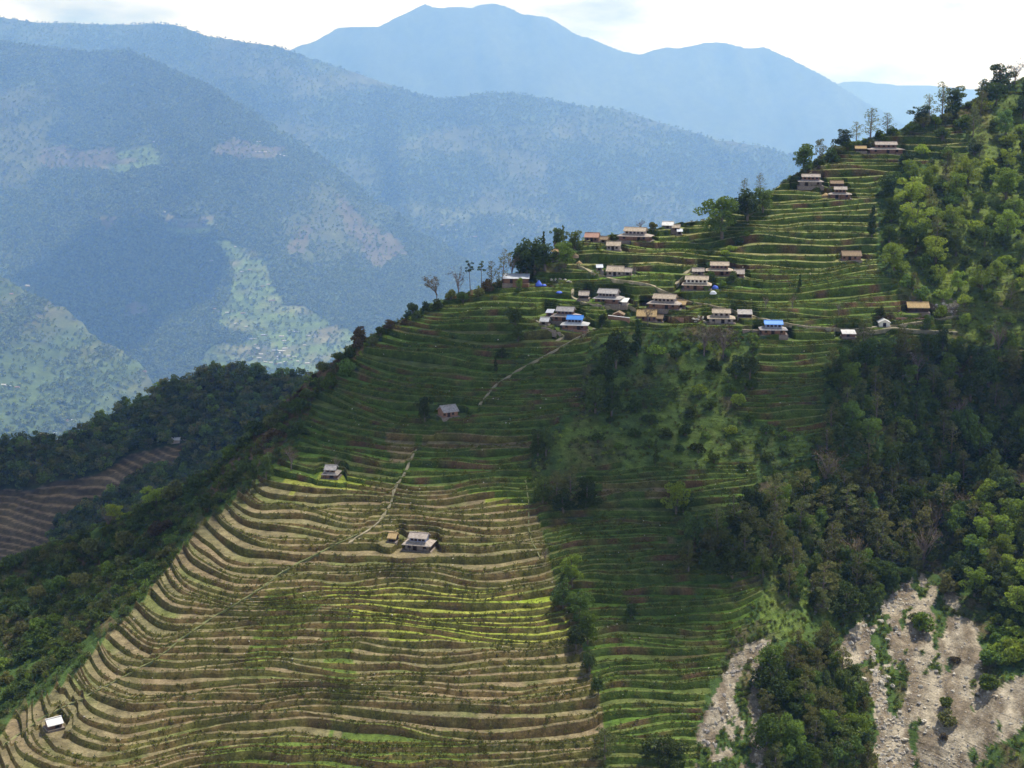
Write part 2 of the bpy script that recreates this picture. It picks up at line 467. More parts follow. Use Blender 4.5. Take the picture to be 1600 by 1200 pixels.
# ------------------------------------------------------------------ houses of the near hill (pixel of the front wall's foot, eave length in pixels)
# style: two = storey with a skirt roof and a smaller storey above; shed = one storey, gable roof; tin = one storey, single-slope roof; gable = gable end to the viewer
HOUSES = [
    dict(u=1385, v=240, px=55, d=6.0, yaw=-5, style='two', roof='slate', skirt='slate', wall='mud', upper='mud', up=.62, nw=4, label='long mud house with two pale roofs, highest house on the terraced hill'),
    dict(u=1345, v=236, px=18, d=3.0, yaw=-5, style='shed', roof='thatch', wall='wood', label='tiny orange thatched shelter just left of the highest house'),
    dict(u=1267, v=290, px=39, d=5.0, yaw=-8, style='two', roof='slate', skirt='slate', wall='stone_wall', upper='mud', up=.74, nw=4, label='slate roofed house beside the ridge path, second highest on the hill'),
    dict(u=1308, v=288, px=21, d=3.2, yaw=-5, style='shed', roof='thatch_brown', wall='wood', label='small brown thatched shed with open front below the highest house'),
    dict(u=1313, v=311, px=35, d=5.0, yaw=-10, style='two', roof='slate', skirt='slate', wall='mud', upper='mud', up=.58, nw=3, label='small slate roofed house next to a straw heap near the upper wood'),
    dict(u=990, v=377, px=52, d=6.5, yaw=-17, style='two', roof='slate_warm', skirt='slate', wall='mud', upper='plaster', up=.66, nw=5, label='large house with pale roof standing against the blue valley on the ridge'),
    dict(u=924, v=379, px=23, d=4.5, yaw=-12, style='shed', roof='tin_red', wall='mud', label='red roofed hut at the left end of the ridge houses'),
    dict(u=958, v=391, px=23, d=4.0, yaw=-10, style='shed', roof='slate_warm', wall='plaster', label='low shed with pale roof on dark stone base below the large ridge house'),
    dict(u=943, v=379, px=13, d=3.0, yaw=-10, style='shed', roof='thatch_brown', wall='stone_wall', label='tiny brown shed squeezed between the red hut and the large ridge house'),
    dict(u=1043, v=354, px=18, d=4.0, yaw=-12, style='shed', roof='tin_white', wall='stone_wall', label='hut with bright white roof on the skyline right of the ridge houses'),
    dict(u=1056, v=357, px=13, d=3.0, yaw=-12, style='shed', roof='slate_warm', wall='mud', label='annex with buff roof joined right of the white roofed skyline hut'),
    dict(u=1062, v=363, px=9, d=2.4, yaw=-5, style='tin', roof='tin_grey', wall='stone_wall', label='smallest grey shelter just below the skyline hut'),
    dict(u=960, v=428, px=27, d=5.0, yaw=-14, style='shed', roof='slate_warm', wall='plaster', label='pale single storey house above the bend of the village path'),
    dict(u=979, v=428, px=17, d=3.6, yaw=-14, style='shed', roof='slate', wall='stone_wall', label='lower annex attached right of the pale house above the path bend'),
    dict(u=937, v=424, px=11, d=2.6, yaw=0, style='tin', roof='tin_grey', wall='stone_wall', label='little shelter with bluish tin roof left of the pale house'),
    dict(u=806, v=444, px=42, d=5.5, yaw=-3, style='tin', roof='tin_grey', wall='mud', label='long low house with grey tin roof at the left tip of the village'),
    dict(u=947, v=471, px=42, d=6.5, yaw=-20, style='two', roof='slate_grey', skirt='slate_grey', wall='mud', upper='plaster', up=.74, nw=5, label='two storey house with grey roof and pale windows row, walled yard in front'),
    dict(u=969, v=474, px=21, d=4.5, yaw=-16, style='tin', roof='tin_white', wall='plaster', label='lilac annex with white sloping roof at the end of the grey house'),
    dict(u=912, v=463, px=17, d=3.6, yaw=-8, style='shed', roof='slate', wall='wood', label='dark hut with pale roof left of the grey two storey house'),
    dict(u=1036, v=484, px=51, d=6.5, yaw=-18, style='two', roof='slate_warm', skirt='slate', wall='mud', upper='plaster', up=.70, nw=5, label='large buff roofed house in the middle of the village'),
    dict(u=1063, v=477, px=16, d=3.6, yaw=-22, style='shed', roof='thatch', wall='mud', label='small thatched shed behind the right end of the buff roofed house'),
    dict(u=1010, v=499, px=32, d=5.5, yaw=-8, style='shed', roof='thatch', wall='mud', label='barn with broad golden thatched roof in the village centre'),
    dict(u=1030, v=499, px=12, d=3.0, yaw=-14, style='shed', roof='thatch_brown', wall='mud', label='brown lean shed at the right end of the golden thatched barn'),
    dict(u=966, v=495, px=19, d=3.6, yaw=-10, style='gable', roof='thatch_brown', wall='mud', label='little brown gabled hut inside the white walled yard'),
    dict(u=881, v=499, px=43, d=6.0, yaw=-15, style='two', roof='slate_grey', skirt='slate', wall='mud', upper='mud', up=.66, nw=4, label='two storey house with grey roof just behind the left blue roof'),
    dict(u=897, v=516, px=44, d=5.5, yaw=-10, style='two', roof='tin_blue', skirt='tin_white', wall='mud', upper='blue_wall', up=.60, nw=4, label='house with blue upper roof and white lower roof at the village foot'),
    dict(u=850, v=508, px=15, d=3.4, yaw=-14, style='shed', roof='tin_white', wall='stone_wall', label='hut with white roof at the lower left corner of the village'),
    dict(u=858, v=490, px=12, d=3.0, yaw=-14, style='tin', roof='tin_grey', wall='mud', label='narrow lilac roofed hut behind the lower left village house'),
    dict(u=1124, v=430, px=43, d=5.5, yaw=-8, style='two', roof='slate_warm', skirt='slate_warm', wall='mud', upper='mud', up=.70, nw=4, label='buff roofed house above its neighbour, below the wide terraces'),
    dict(u=1155, v=433, px=17, d=4.0, yaw=-8, style='shed', roof='slate', wall='mud', label='brown annex at the right end of the upper buff roofed house'),
    dict(u=1088, v=453, px=46, d=5.5, yaw=-10, style='two', roof='slate_warm', skirt='slate_warm', wall='mud', upper='white_wall', up=.80, nw=5, label='house with whitewashed upper storey beside the stone stairway'),
    dict(u=1091, v=429, px=20, d=3.0, yaw=-5, style='shed', roof='slate', wall='stone_wall', label='low stone shed behind the whitewashed house'),
    dict(u=1127, v=507, px=44, d=5.5, yaw=-6, style='two', roof='slate_warm', skirt='slate_warm', wall='plaster', upper='plaster', up=.68, nw=3, label='buff roofed house between the white boulders and the right blue roof'),
    dict(u=1164, v=493, px=23, d=3.4, yaw=-6, style='tin', roof='slate_grey', wall='wood', label='low dark shed with flat grey roof above the right blue roof'),
    dict(u=1209, v=523, px=44, d=5.5, yaw=-4, style='two', roof='tin_blue', skirt='slate_grey', wall='mud', upper='blue_wall', up=.68, nw=4, label='house with bright blue tin roof and grey lower roof, right side of village'),
    dict(u=1327, v=523, px=22, d=4.0, yaw=-4, style='tin', roof='tin_white', wall='mud', label='open shelter with white tin roof near the edge of the wood'),
    dict(u=1382, v=510, px=20, d=4.2, yaw=-6, style='gable', roof='tin_white', wall='white_wall', label='small white hut with its gable and dark doorway facing out'),
    dict(u=1435, v=490, px=35, d=5.0, yaw=-4, style='shed', roof='thatch', wall='wood', label='long thatched barn by the landslip at the right end of the path'),
    dict(u=1331, v=408, px=31, d=4.5, yaw=-3, style='shed', roof='thatch_brown', wall='mud', label='lone brown roofed barn among the wide green terraces'),
    dict(u=705, v=653, px=25, d=5.0, yaw=28, style='shed', roof='slate_grey', wall='brick', label='lone brick hut with grey roof beside a dark tree in shade'),
    dict(u=515, v=746, px=28, d=5.0, yaw=-6, style='two', roof='slate_grey', skirt='slate', wall='mud', upper='mud', up=.72, nw=2, label='lone hut with two grey roofs on the shaded left shoulder'),
    dict(u=651, v=857, px=48, d=5.2, yaw=-14, style='two', roof='slate', skirt='slate', wall='stone_wall', upper='blue_wall', up=.66, nw=4, label='farmhouse with slate roofs alone among the bare brown terraces'),
    dict(u=612, v=848, px=15, d=3.4, yaw=-14, style='shed', roof='thatch', wall='wood', label='little straw coloured shed left of the lone farmhouse'),
    dict(u=87, v=1134, px=22, d=3.4, yaw=35, style='shed', roof='tin_white', wall='mud', label='tiny hut with white roof at the lower left terraces'),
    dict(u=866, v=407, px=15, d=3.6, yaw=-20, style='two', roof='thatch', skirt='thatch_brown', wall='mud', upper='mud', up=.80, nw=1, label='small thatched house half hidden between the dark village trees'),
    dict(u=872, v=386, px=15, d=3.6, yaw=-10, style='shed', roof='tin_red', wall='mud', label='reddish hut peeping out behind the dark village trees'),
]

# ------------------------------------------------------------------ the near hill: y as a function of (x, z), terraced


def D0(v):
    return 616.0 / (1 + 1.73 * (np.asarray(v, float) - 150) / 2200)


RIDGE = [(-140, 940, 52), (0, 885, 48), (120, 842, 45), (200, 802, 42), (260, 766, 40), (330, 732, 38), (400, 672, 34), (440, 630, 30),
         (490, 586, 26), (560, 534, 22), (610, 504, 18), (690, 466, 14), (760, 446, 12), (800, 432, 10), (860, 400, 10), (900, 378, 8),
         (960, 368, 6), (1050, 350, 6), (1110, 343, 6), (1150, 322, 6), (1200, 302, 6), (1245, 268, 6), (1300, 235, 6), (1350, 219, 6),
         (1430, 194, 6), (1480, 175, 6), (1530, 152, 6), (1600, 120, 6), (1760, 55, 6)]
CTRL = [(650, 700, -7), (600, 790, -9), (450, 890, -12), (300, 985, -13), (150, 1080, -13), (30, 1150, -12), (-120, 1220, -10),
        (760, 620, -4), (900, 528, -2), (400, 772, -2), (280, 880, -3), (180, 980, -1), (60, 1080, 3), (-100, 1150, 6),
        (100, 960, 26), (250, 835, 22), (0, 1010, 30), (340, 770, 18), (480, 660, 12), (560, 600, 10), (640, 540, 7),
        (750, 900, -13), (800, 1150, -16), (500, 1150, -13), (600, 1000, -13), (300, 1200, -12), (700, 780, -11), (780, 700, -9), (780, 540, -2),
        (830, 750, -8), (868, 900, -12), (925, 1090, -14), (950, 1240, -13), (890, 880, -7), (950, 1060, -9), (1000, 940, -8), (1060, 1050, -11), (1100, 830, -4), (960, 800, -5),
        (1150, 1000, -9), (1120, 1180, -12), (1190, 1080, -4), (1270, 1080, -4), (1300, 1220, -4), (1270, 930, 14), (1370, 980, 24), (1460, 900, 34),
        (1420, 1090, 18), (1420, 1240, 14), (1540, 1000, 16), (1600, 900, 14), (1600, 1100, 2), (1640, 1240, -6), (1720, 900, 0),
        (1480, 800, 34), (1400, 720, 18), (1330, 620, 8), (1600, 760, 22), (1600, 620, 16), (1460, 560, 16), (1460, 480, 12), (1600, 440, 6),
        (1720, 500, 6), (1600, 280, 2), (1500, 330, 2), (1400, 330, 6), (1380, 430, 5), (1250, 400, 0), (1180, 480, 0), (1050, 450, 0), (950, 440, 2),
        (1300, 320, 2), (1100, 600, 6), (1000, 600, 5), (1200, 660, 2), (1080, 700, 3), (880, 640, -4), (960, 520, 0), (1400, 250, 4), (1450, 215, 4)]
_all = RIDGE + CTRL
_uv = np.array([(a, b) for a, b, c in _all], float)
_D = D0(_uv[:, 1]) + np.array([c for a, b, c in _all])
_pts = P(_uv[:, 0], _uv[:, 1], _D)
Y0 = TPS(_pts[:, [0, 2]], _pts[:, 1], lam=0.01)
_rp = _pts[:len(RIDGE)]


def ztop(x):
    return np.interp(x, _rp[:, 0], _rp[:, 2]) + 0.5 * fbm(np.asarray(x) / 9, np.asarray(x) * 0 + 3, 11)


def hill_pt(u, v):
    D = D0(v) + 5.0
    for i in range(30):
        p = P(u, v, D)
        D = D + 0.8 * (Y0(p[..., 0], p[..., 2]) - D) / (1 + 1.73 * (np.asarray(v, float) - 150) / 2200)
    return P(u, v, D)


PADS = []
for h in HOUSES:
    p = hill_pt(np.array([h['u']]), np.array([h['v']]))[0]
    h['p'] = p
    h['L'] = h['px'] * p[1] / F / math.cos(math.radians(h['yaw']))
    PADS.append((p[0], p[2], h['L'] * 0.5 + 1.2, 1.6, h['d'] + 1.0))


def Yh(x, z):
    y = Y0(x, z)
    y = y + 3.6 * fbm(x / 21, z / 7, 21, 3) + 2.2 * fbm(x / 45, z / 22, 31, 2)
    for (px, pz, hw, fr, bk) in PADS:
        w = np.clip((hw + 1.5 - np.abs(x - px)) / 1.5, 0, 1)
        if not np.any(w > 0):
            continue
        dz = z - pz
        off = np.where(dz <= 0.3, -fr * np.clip(1 + (dz - .3) / 3.0, 0, 1), bk * np.clip(1 - (dz - .3) / 5.0, 0, 1))
        y = y + w * off
    return y


CREST = [(-40, 1190), (30, 1150), (150, 1078), (300, 985), (450, 890), (560, 830), (620, 750), (650, 700), (760, 625), (850, 560), (910, 525)]
GULLY = [(955, 1230), (925, 1080), (880, 950), (860, 880), (835, 780), (825, 690), (905, 640), (920, 545), (960, 500)]


def line_x(poly):
    a = np.array(poly, float)
    q = hill_pt(a[:, 0], a[:, 1])
    o = np.argsort(q[:, 2])
    return q[o, 2], q[o, 0]


_cz, _cx = line_x(CREST)
_gz, _gx = line_x(GULLY)

TERR = [[(-60, 1210), (20, 1130), (120, 1055), (250, 905), (290, 850), (340, 805), (400, 755), (460, 715), (470, 670), (510, 600), (560, 555), (620, 510),
         (700, 472), (790, 446), (880, 425), (900, 380), (1060, 350), (1100, 348), (1200, 305), (1260, 268), (1310, 236), (1500, 192), (1520, 240), (1440, 262), (1390, 285),
         (1372, 300), (1372, 420), (1420, 470), (1490, 500), (1490, 528), (1340, 530), (1290, 570), (1285, 690), (1150, 655), (1190, 560), (1185, 525), (960, 520),
         (920, 550), (905, 640), (830, 695), (835, 760), (940, 735), (1180, 728), (1190, 790), (1040, 850), (1185, 870), (1190, 940), (1130, 1030), (1105, 1090), (1085, 1230),
         (-60, 1230)]]
BROWN = [[(-60, 1230), (-60, 1170), (150, 1010), (250, 905), (330, 800), (400, 755), (470, 775), (600, 755), (720, 770), (835, 800), (862, 900), (905, 1000), (945, 1120), (930, 1230)],
         [(600, 684), (646, 686), (644, 722), (612, 726)], [(655, 688), (830, 688), (830, 703), (660, 702)], [(940, 757), (1045, 760), (1045, 784), (940, 776)]]
BRIGHT = [[(500, 912), (870, 928), (905, 1010), (640, 1008), (560, 992), (540, 965), (520, 940)], [(440, 755), (560, 742), (580, 765), (450, 775)], [(720, 765), (830, 785), (835, 800), (760, 785)]]
WEEDY = [[(505, 960), (545, 950), (560, 1060), (520, 1110), (500, 1040)], [(330, 1165), (560, 1150), (740, 1160), (720, 1230), (310, 1230)], [(420, 930), (520, 930), (450, 1010), (400, 1060), (370, 1050)]]
VILLAGE = [[(870, 425), (895, 370), (1060, 340), (1200, 295), (1310, 225), (1500, 185), (1520, 240), (1400, 262), (1372, 310), (1372, 430), (1250, 430), (1130, 400), (1080, 440), (950, 420)]]
SCREE = [[(1468, 878), (1440, 900), (1352, 960), (1300, 1020), (1340, 1060), (1368, 1110), (1372, 1230), (1505, 1230), (1540, 1175), (1590, 1140), (1630, 1120), (1630, 1045), (1550, 1080), (1530, 1000), (1505, 950), (1488, 915)],
         [(1195, 993), (1160, 1005), (1112, 1085), (1088, 1150), (1085, 1230), (1195, 1230), (1200, 1100), (1212, 1015)], [(1262, 900), (1285, 900), (1292, 950), (1275, 965)],
         [(1450, 470), (1500, 480), (1490, 500), (1452, 492)], [(1410, 545), (1440, 560), (1425, 600), (1408, 590)], [(1255, 1180), (1300, 1170), (1310, 1230), (1240, 1230)]]
GRASS = [[(1380, 300), (1510, 240), (1530, 165), (1640, 140), (1640, 560), (1480, 545), (1400, 470)], [(930, 560), (1180, 545), (1190, 600), (1150, 660), (1280, 700), (1180, 760), (1000, 740), (880, 740), (840, 700), (920, 640)], [(1440, 500), (1640, 470), (1640, 560), (1480, 545)], [(1190, 880), (1290, 900), (1310, 1000), (1220, 1010), (1190, 960)]]
EARTH = [[(390, 660), (440, 620), (560, 545), (600, 520), (560, 570), (450, 680), (400, 740), (330, 790), (300, 800)], [(690, 470), (790, 440), (800, 475), (720, 490)], [(60, 890), (140, 860), (160, 900), (100, 930)]]

XC = np.arange(-188, 290, 0.56)
znom = [-192.0]
while znom[-1] < 42:
    z = znom[-1]
    znom.append(z + float(np.interp(z, [-125, -105, -70, -40], [0.96, 1.12, 1.3, 1.45])))
znom = np.array(znom)
hs = np.gradient(znom)
K = len(znom)
X2, Z2 = np.meshgrid(XC, znom)
kk = np.arange(K)[:, None] + 0 * X2
xcrest = np.interp(Z2, _cz, _cx)
xgully = np.interp(Z2, _gz, _gx)
REG = np.where((X2 < xcrest) & (Z2 < _cz[-1]), 0, np.where((X2 > xgully) & (Z2 < _gz[-1]), 2, 1))
ph = np.array([0.0, 0.42, 0.75])[REG]
ph = np.where(Z2 > -78, 0.42, ph)
ZK = Z2 + hs[:, None] * (ph + 2.1 * fbm(X2 / 40, kk * 0.24, 41, 3) + 0.8 * vnoise(X2 / 28 + kk * 3.1, kk * 7.7, 44))
for k in range(1, K):
    ZK[k] = np.maximum(ZK[k], ZK[k - 1] + 0.05 * hs[k])
ZT = ztop(XC)[None, :]
ZC = np.minimum(ZK, ZT)
YK = Yh(X2, ZC)
UK, VK = proj(np.stack([X2, YK, ZC], -1))
TM = soft_poly(UK, VK, TERR, 8, 51)
SM = soft_poly(UK, VK, SCREE, 7, 55)
TM &= ~SM
Tf = TM.astype(float)
for _ in range(3):
    Tf = (np.roll(Tf, 1, 1) + Tf + np.roll(Tf, -1, 1)) / 3
hK = np.diff(ZC, axis=0)
nx = len(XC)
rows_y = np.zeros((K - 1, 4, nx))
rows_z = np.zeros((K - 1, 4, nx))
Ya, Yb, Za, Zb, T = YK[:-1], YK[1:], ZC[:-1], ZC[1:], Tf[:-1]
rough = np.where(SM[:-1], 0.8, 0.9)
YK = YK + np.where(SM, 1.8 * fbm(X2 / 5, Z2 / 16, 66, 3), 0)
Ya, Yb = YK[:-1], YK[1:]
rows_y[:, 0] = Ya
rows_z[:, 0] = Za
delta = np.minimum(1.3, 0.60 * (Yb - Ya))
tb = np.maximum(Ya + 0.05, Yb - delta)
j1 = 0.5 * rough * fbm(X2[:-1] / 3.1, kk[:-1] * 3.3, 61, 3)
j2 = 0.5 * rough * fbm(X2[:-1] / 3.1, kk[:-1] * 5.1, 63, 3)
rows_y[:, 1] = T * tb + (1 - T) * (Ya + (Yb - Ya) * 0.33 + j1)
rows_z[:, 1] = T * (Za + 0.06) + (1 - T) * (Za + hK * 0.33)
rows_y[:, 2] = T * (tb + delta * 0.45 + 0.35 * j1) + (1 - T) * (Ya + (Yb - Ya) * 0.6 + j2)
rows_z[:, 2] = T * (Za + hK * 0.55) + (1 - T) * (Za + hK * 0.6)
rows_y[:, 3] = T * (tb + delta * 0.85 + 0.15 * j2) + (1 - T) * (Ya + (Yb - Ya) * 0.85 - j1)
rows_z[:, 3] = T * (Za + hK * 0.93) + (1 - T) * (Za + hK * 0.85)
# beyond the crest the ground turns over and falls away behind
over = (ZK[:-1] - ZT)
for r, fr in enumerate((0.0, 0.33, 0.6, 0.85)):
    ov = over + fr * np.diff(ZK, axis=0)
    m = ov > 0
    rows_z[:, r] = np.where(m, ZT - ov * 0.9, rows_z[:, r])
    rows_y[:, r] = np.where(m, YK[:-1] + ov * 1.3 + 0.4, rows_y[:, r])
VX = np.broadcast_to(XC[None, None, :], rows_y.shape)
VV = np.stack([VX, rows_y, rows_z], -1).reshape(-1, 3)         # row index = 4k + r
NR = (K - 1) * 4

# colours per strip (strip r joins row r to the next one)
UKa, VKa = UK[:-1], VK[:-1]
X2a = X2[:-1]
kka = kk[:-1]
fieldn = vnoise(kka * 5.3 + 0.5, X2a / 30 + kka * 1.9, 71)
fine = fbm(X2a / 4, kka * 1.7, 73, 3)


def mixc(a, b, w):
    return a + (np.asarray(b) - a) * w[..., None]


sh = UKa.shape
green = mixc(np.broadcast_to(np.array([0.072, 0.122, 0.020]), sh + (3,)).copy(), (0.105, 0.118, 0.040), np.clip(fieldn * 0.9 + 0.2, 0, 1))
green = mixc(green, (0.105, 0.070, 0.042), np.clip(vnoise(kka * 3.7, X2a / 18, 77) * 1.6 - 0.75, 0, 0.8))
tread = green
vil = soft_poly(UKa, VKa, VILLAGE, 12, 56)
tread = np.where(vil[..., None], mixc(green * 1.15, (0.185, 0.175, 0.072), np.clip(0.55 + 0.6 * fieldn, 0, 1)), tread)
br = soft_poly(UKa, VKa, BROWN, 6, 52)
brown = mixc(np.broadcast_to(np.array([0.178, 0.138, 0.080]), sh + (3,)).copy(), (0.145, 0.132, 0.066), np.clip(0.5 + 0.9 * fieldn, 0, 1))
brown = mixc(brown, (0.11, 0.125, 0.04), np.clip(fbm(X2a / 11, kka * 0.9, 79, 2) * 2.4 - 0.5, 0, 0.9))
tread = np.where(br[..., None], brown, tread)
bg = soft_poly(UKa, VKa, BRIGHT, 6, 53)
tread = np.where(bg[..., None], mixc(np.broadcast_to(np.array([0.185, 0.235, 0.030]), sh + (3,)).copy(), (0.22, 0.225, 0.05), np.clip(0.5 + fieldn, 0, 1)), tread)
wd = soft_poly(UKa, VKa, WEEDY, 12, 54)
tread = np.where(wd[..., None], np.array([0.075, 0.108, 0.024]), tread)
tread = tread * (1 + 0.25 * fine[..., None])
riser = mixc(np.broadcast_to(np.array([0.050, 0.074, 0.014]), sh + (3,)).copy(), (0.090, 0.056, 0.028), np.clip(fbm(X2a / 7, kka * 1.3, 81, 3) * 2.2 - 0.25 + 0.5 * br, 0, 1))  # own green and brown, darkened in the colour in place of shade
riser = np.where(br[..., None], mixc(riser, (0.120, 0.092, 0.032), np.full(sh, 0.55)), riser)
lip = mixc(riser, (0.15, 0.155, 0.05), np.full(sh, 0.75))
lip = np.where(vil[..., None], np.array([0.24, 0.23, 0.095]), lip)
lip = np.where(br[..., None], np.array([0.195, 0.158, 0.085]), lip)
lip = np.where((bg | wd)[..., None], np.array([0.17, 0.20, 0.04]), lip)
wild = mixc(np.broadcast_to(np.array([0.052, 0.085, 0.024]), sh + (3,)).copy(), (0.11, 0.085, 0.045), np.clip(fbm(UKa / 45, VKa / 35, 83, 4) * 2.4 - 0.2, 0, 0.85))
gr_ = soft_poly(UKa, VKa, GRASS, 14, 59)
gu_ = in_poly(UKa, VKa, GRASS[0]) | in_poly(UKa, VKa, GRASS[2])
wild = np.where(gr_[..., None], mixc(wild, (0.11, 0.152, 0.032), np.clip(0.5 + 0.8 * fbm(UKa / 30, VKa / 22, 86, 3), 0.1, 1)), wild)
wild = np.where((gr_ & gu_)[..., None], wild * np.array([1.2, 1.1, 1.1]), wild)
er = soft_poly(UKa, VKa, EARTH, 14, 57)
wild = np.where(er[..., None], mixc(wild, (0.13, 0.075, 0.045), np.full(sh, 0.75)), wild)
Ta = (T > 0.5)[..., None]
_u4, _v4 = proj(VV)
_u4 = _u4.reshape(K - 1, 4, nx)
_v4 = _v4.reshape(K - 1, 4, nx)
S4 = in_poly(_u4 * 0 - 999, _v4, SCREE[0])
_ju = 9 * fbm(_u4 / 40, _v4 / 40, 55) + 7 * fbm(_u4 / 7, _v4 / 7, 57, 3)
_jv = 9 * fbm(_u4 / 40, _v4 / 40, 58) + 7 * fbm(_u4 / 7, _v4 / 7, 60, 3)
for q in SCREE:
    S4 |= in_poly(_u4 + _ju, _v4 + _jv, q)
S4 &= fbm(_u4 / 30, _v4 / 45, 62, 4) < 0.30
scr4 = mixc(np.broadcast_to(np.array([0.315, 0.270, 0.200]), S4.shape + (3,)).copy(), (0.165, 0.132, 0.092), np.clip(fbm(_u4 / 16, _v4 / 26, 85, 5) * 2.6 + 0.55, 0, 1))
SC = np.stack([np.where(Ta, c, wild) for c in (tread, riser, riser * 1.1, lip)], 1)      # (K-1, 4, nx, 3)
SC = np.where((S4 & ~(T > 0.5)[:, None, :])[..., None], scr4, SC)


def build_cells(name, mask, mat):
    """mask (NR-1, nx-1): cells to put in this mesh; corner colours by strip"""
    r, c = np.nonzero(mask)
    if len(r) == 0:
        return None
    q = np.stack([r * nx + c, r * nx + c + 1, (r + 1) * nx + c + 1, (r + 1) * nx + c], -1)
    uq, inv = np.unique(q, return_inverse=True)
    faces = inv.reshape(q.shape)
    me = mesh_from_arrays(name, VV[uq], faces, [mat])
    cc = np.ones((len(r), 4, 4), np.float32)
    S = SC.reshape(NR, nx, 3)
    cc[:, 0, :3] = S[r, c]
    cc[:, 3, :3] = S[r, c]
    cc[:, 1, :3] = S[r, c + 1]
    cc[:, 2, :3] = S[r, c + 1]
    at = me.color_attributes.new('Col', 'FLOAT_COLOR', 'CORNER')
    at.data.foreach_set('color', cc.ravel())
    me.color_attributes.active_color = at
    return me


UVf = proj(VV)
uf = UVf[0].reshape(NR, nx)
vf = UVf[1].reshape(NR, nx)
keep = ((uf > -170) & (uf < 1780) & (vf < 1330))[:-1, :-1]
left = keep.copy()
jobs = []
crow = np.arange(NR - 1)
klev = (crow + 3) // 4                      # the bank below a field belongs to the field above it
for k in range(1, K - 1):
    ok = TM[k] & (ZK[k] < ZT[0] - 0.5)
    for r in (0, 1, 2):
        cols = ok & (REG[k] == r)
        idx = np.nonzero(cols)[0]
        if len(idx) == 0:
            continue
        for run in np.split(idx, np.nonzero(np.diff(idx) > 6)[0] + 1):
            if len(run) < 16:
                continue
            vis = (uf[4 * k, run] > -30) & (uf[4 * k, run] < 1630) & (vf[4 * k, run] < 1225)
            if vis.sum() > 8:
                jobs.append((int(vis.sum()), k, int(run[0]), int(run[-1])))
jobs.sort(reverse=True)
fields = []
for n, k, c0, c1 in jobs[:298]:
    m = np.zeros_like(left)
    m[max(4 * k - 3, 0):4 * k + 1, c0:min(c1 + 1, nx - 1)] = True
    m &= left
    me = build_cells('terrace', m, M['hill'])
    if me is None:
        continue
    left &= ~m
    fields.append(me)
hill = tag(link('hillside', build_cells('hillside', left, M['hill'])), kind='structure')
for me in fields:
    link('terrace', me, hill)

_rr, _cc = np.nonzero(keep)
_q = np.stack([_rr * nx + _cc, _rr * nx + _cc + 1, (_rr + 1) * nx + _cc + 1, (_rr + 1) * nx + _cc], -1)
BVH = BVHTree.FromPolygons(VV.tolist(), _q.tolist())


def ground(u, v):
    """the place on the hill that the photograph shows at (u, v)"""
    d = P(float(u), float(v), 100.0)
    h = BVH.ray_cast(Vector((0, 0, 0)), Vector(d).normalized())
    if h[0] is None or h[0].y > 900:
        return None
    return np.array(h[0])


def gz(x, y, default=None):
    h = BVH.ray_cast(Vector((x, y, 200)), Vector((0, 0, -1)))
    return h[0].z if h[0] is not None else default

# ------------------------------------------------------------------ the ridges and mountains beyond


class Layer:
    def __init__(self, ridge, ctrl, noise, scale, zfloor=-1000.0, back=(1.2, 0.9), top_noise=(0, 1), lam=0.01, far=1.0):
        self.far = far
        a = np.array(list(ridge) + list(ctrl), float)
        p = P(a[:, 0], a[:, 1], a[:, 2])
        self.t = TPS(p[:, [0, 2]], p[:, 1], lam, scale)
        self.r = p[:len(ridge)]
        self.noise = noise
        self.zf = zfloor
        self.back = back
        self.tn = top_noise

    def top(self, x):
        return np.interp(x, self.r[:, 0], self.r[:, 2]) + self.tn[0] * fbm(np.asarray(x) / self.tn[1], np.asarray(x) * 0 + 7, 91)

    def y(self, x, z):
        y = self.t(x, z)
        for amp, lx, lz, sd in self.noise:
            y = y + amp * fbm(x / lx + 0.4 * vnoise(x / lx, z / lx, sd + 9), z / lz, sd, 4)
        return y

    def build(self, name, x0, x1, dx, z0, z1, dz, colour, mat, tf=None):
        xs = np.arange(x0, x1, dx)
        zs = np.arange(z0, z1, dz)
        X, Z = np.meshgrid(xs, zs)
        zt = self.top(xs)[None, :]
        Zc = np.minimum(Z, zt)
        Yv = self.y(X, Zc)
        U, V = proj(np.stack([X, Yv, Zc], -1))
        ov = Z - zt
        Zf = np.where(ov > 0, np.maximum(zt - ov * self.back[1], self.zf), Zc)
        Yf = np.where(ov > 0, Yv + ov * self.back[0], Yv)
        if tf is not None:
            Yf, Zf = tf(X, Yf, Zf, U, V, ov)
        C = colour(U, V, X, Zc)
        n0, n1 = X.shape
        i = np.arange((n0 - 1) * (n1 - 1))
        r = i // (n1 - 1)
        c = i % (n1 - 1)
        f = np.stack([r * n1 + c, r * n1 + c + 1, (r + 1) * n1 + c + 1, (r + 1) * n1 + c], -1)
        me = mesh_from_arrays(name, np.stack([X, Yf, Zf], -1).reshape(-1, 3) * self.far, f, [mat], C.reshape(-1, 3), smooth=True)
        return tag(link(name, me), kind='structure')

    def at(self, u, v):
        D = np.full(np.shape(u), float(np.mean(self.r[:, 1])))
        u = np.asarray(u, float)
        v = np.asarray(v, float)
        lo = np.full(u.shape, self.r[:, 1].min() * 0.35)
        hi = np.full(u.shape, self.r[:, 1].max() * 1.1)
        for _ in range(40):
            m = (lo + hi) / 2
            p = P(u, v, m)
            g = self.y(p[..., 0], np.minimum(p[..., 2], self.top(p[..., 0]))) - m
            lo = np.where(g > 0, m, lo)
            hi = np.where(g > 0, hi, m)
        return P(u, v, (lo + hi) / 2)


def band(pts, c, slope=1.73):
    """D on an evenly sloping face: c / (1 + slope * tan(depression))"""
    return [(u, v, c / (1 + slope * (v - 150) / 2200.0)) for u, v in pts]


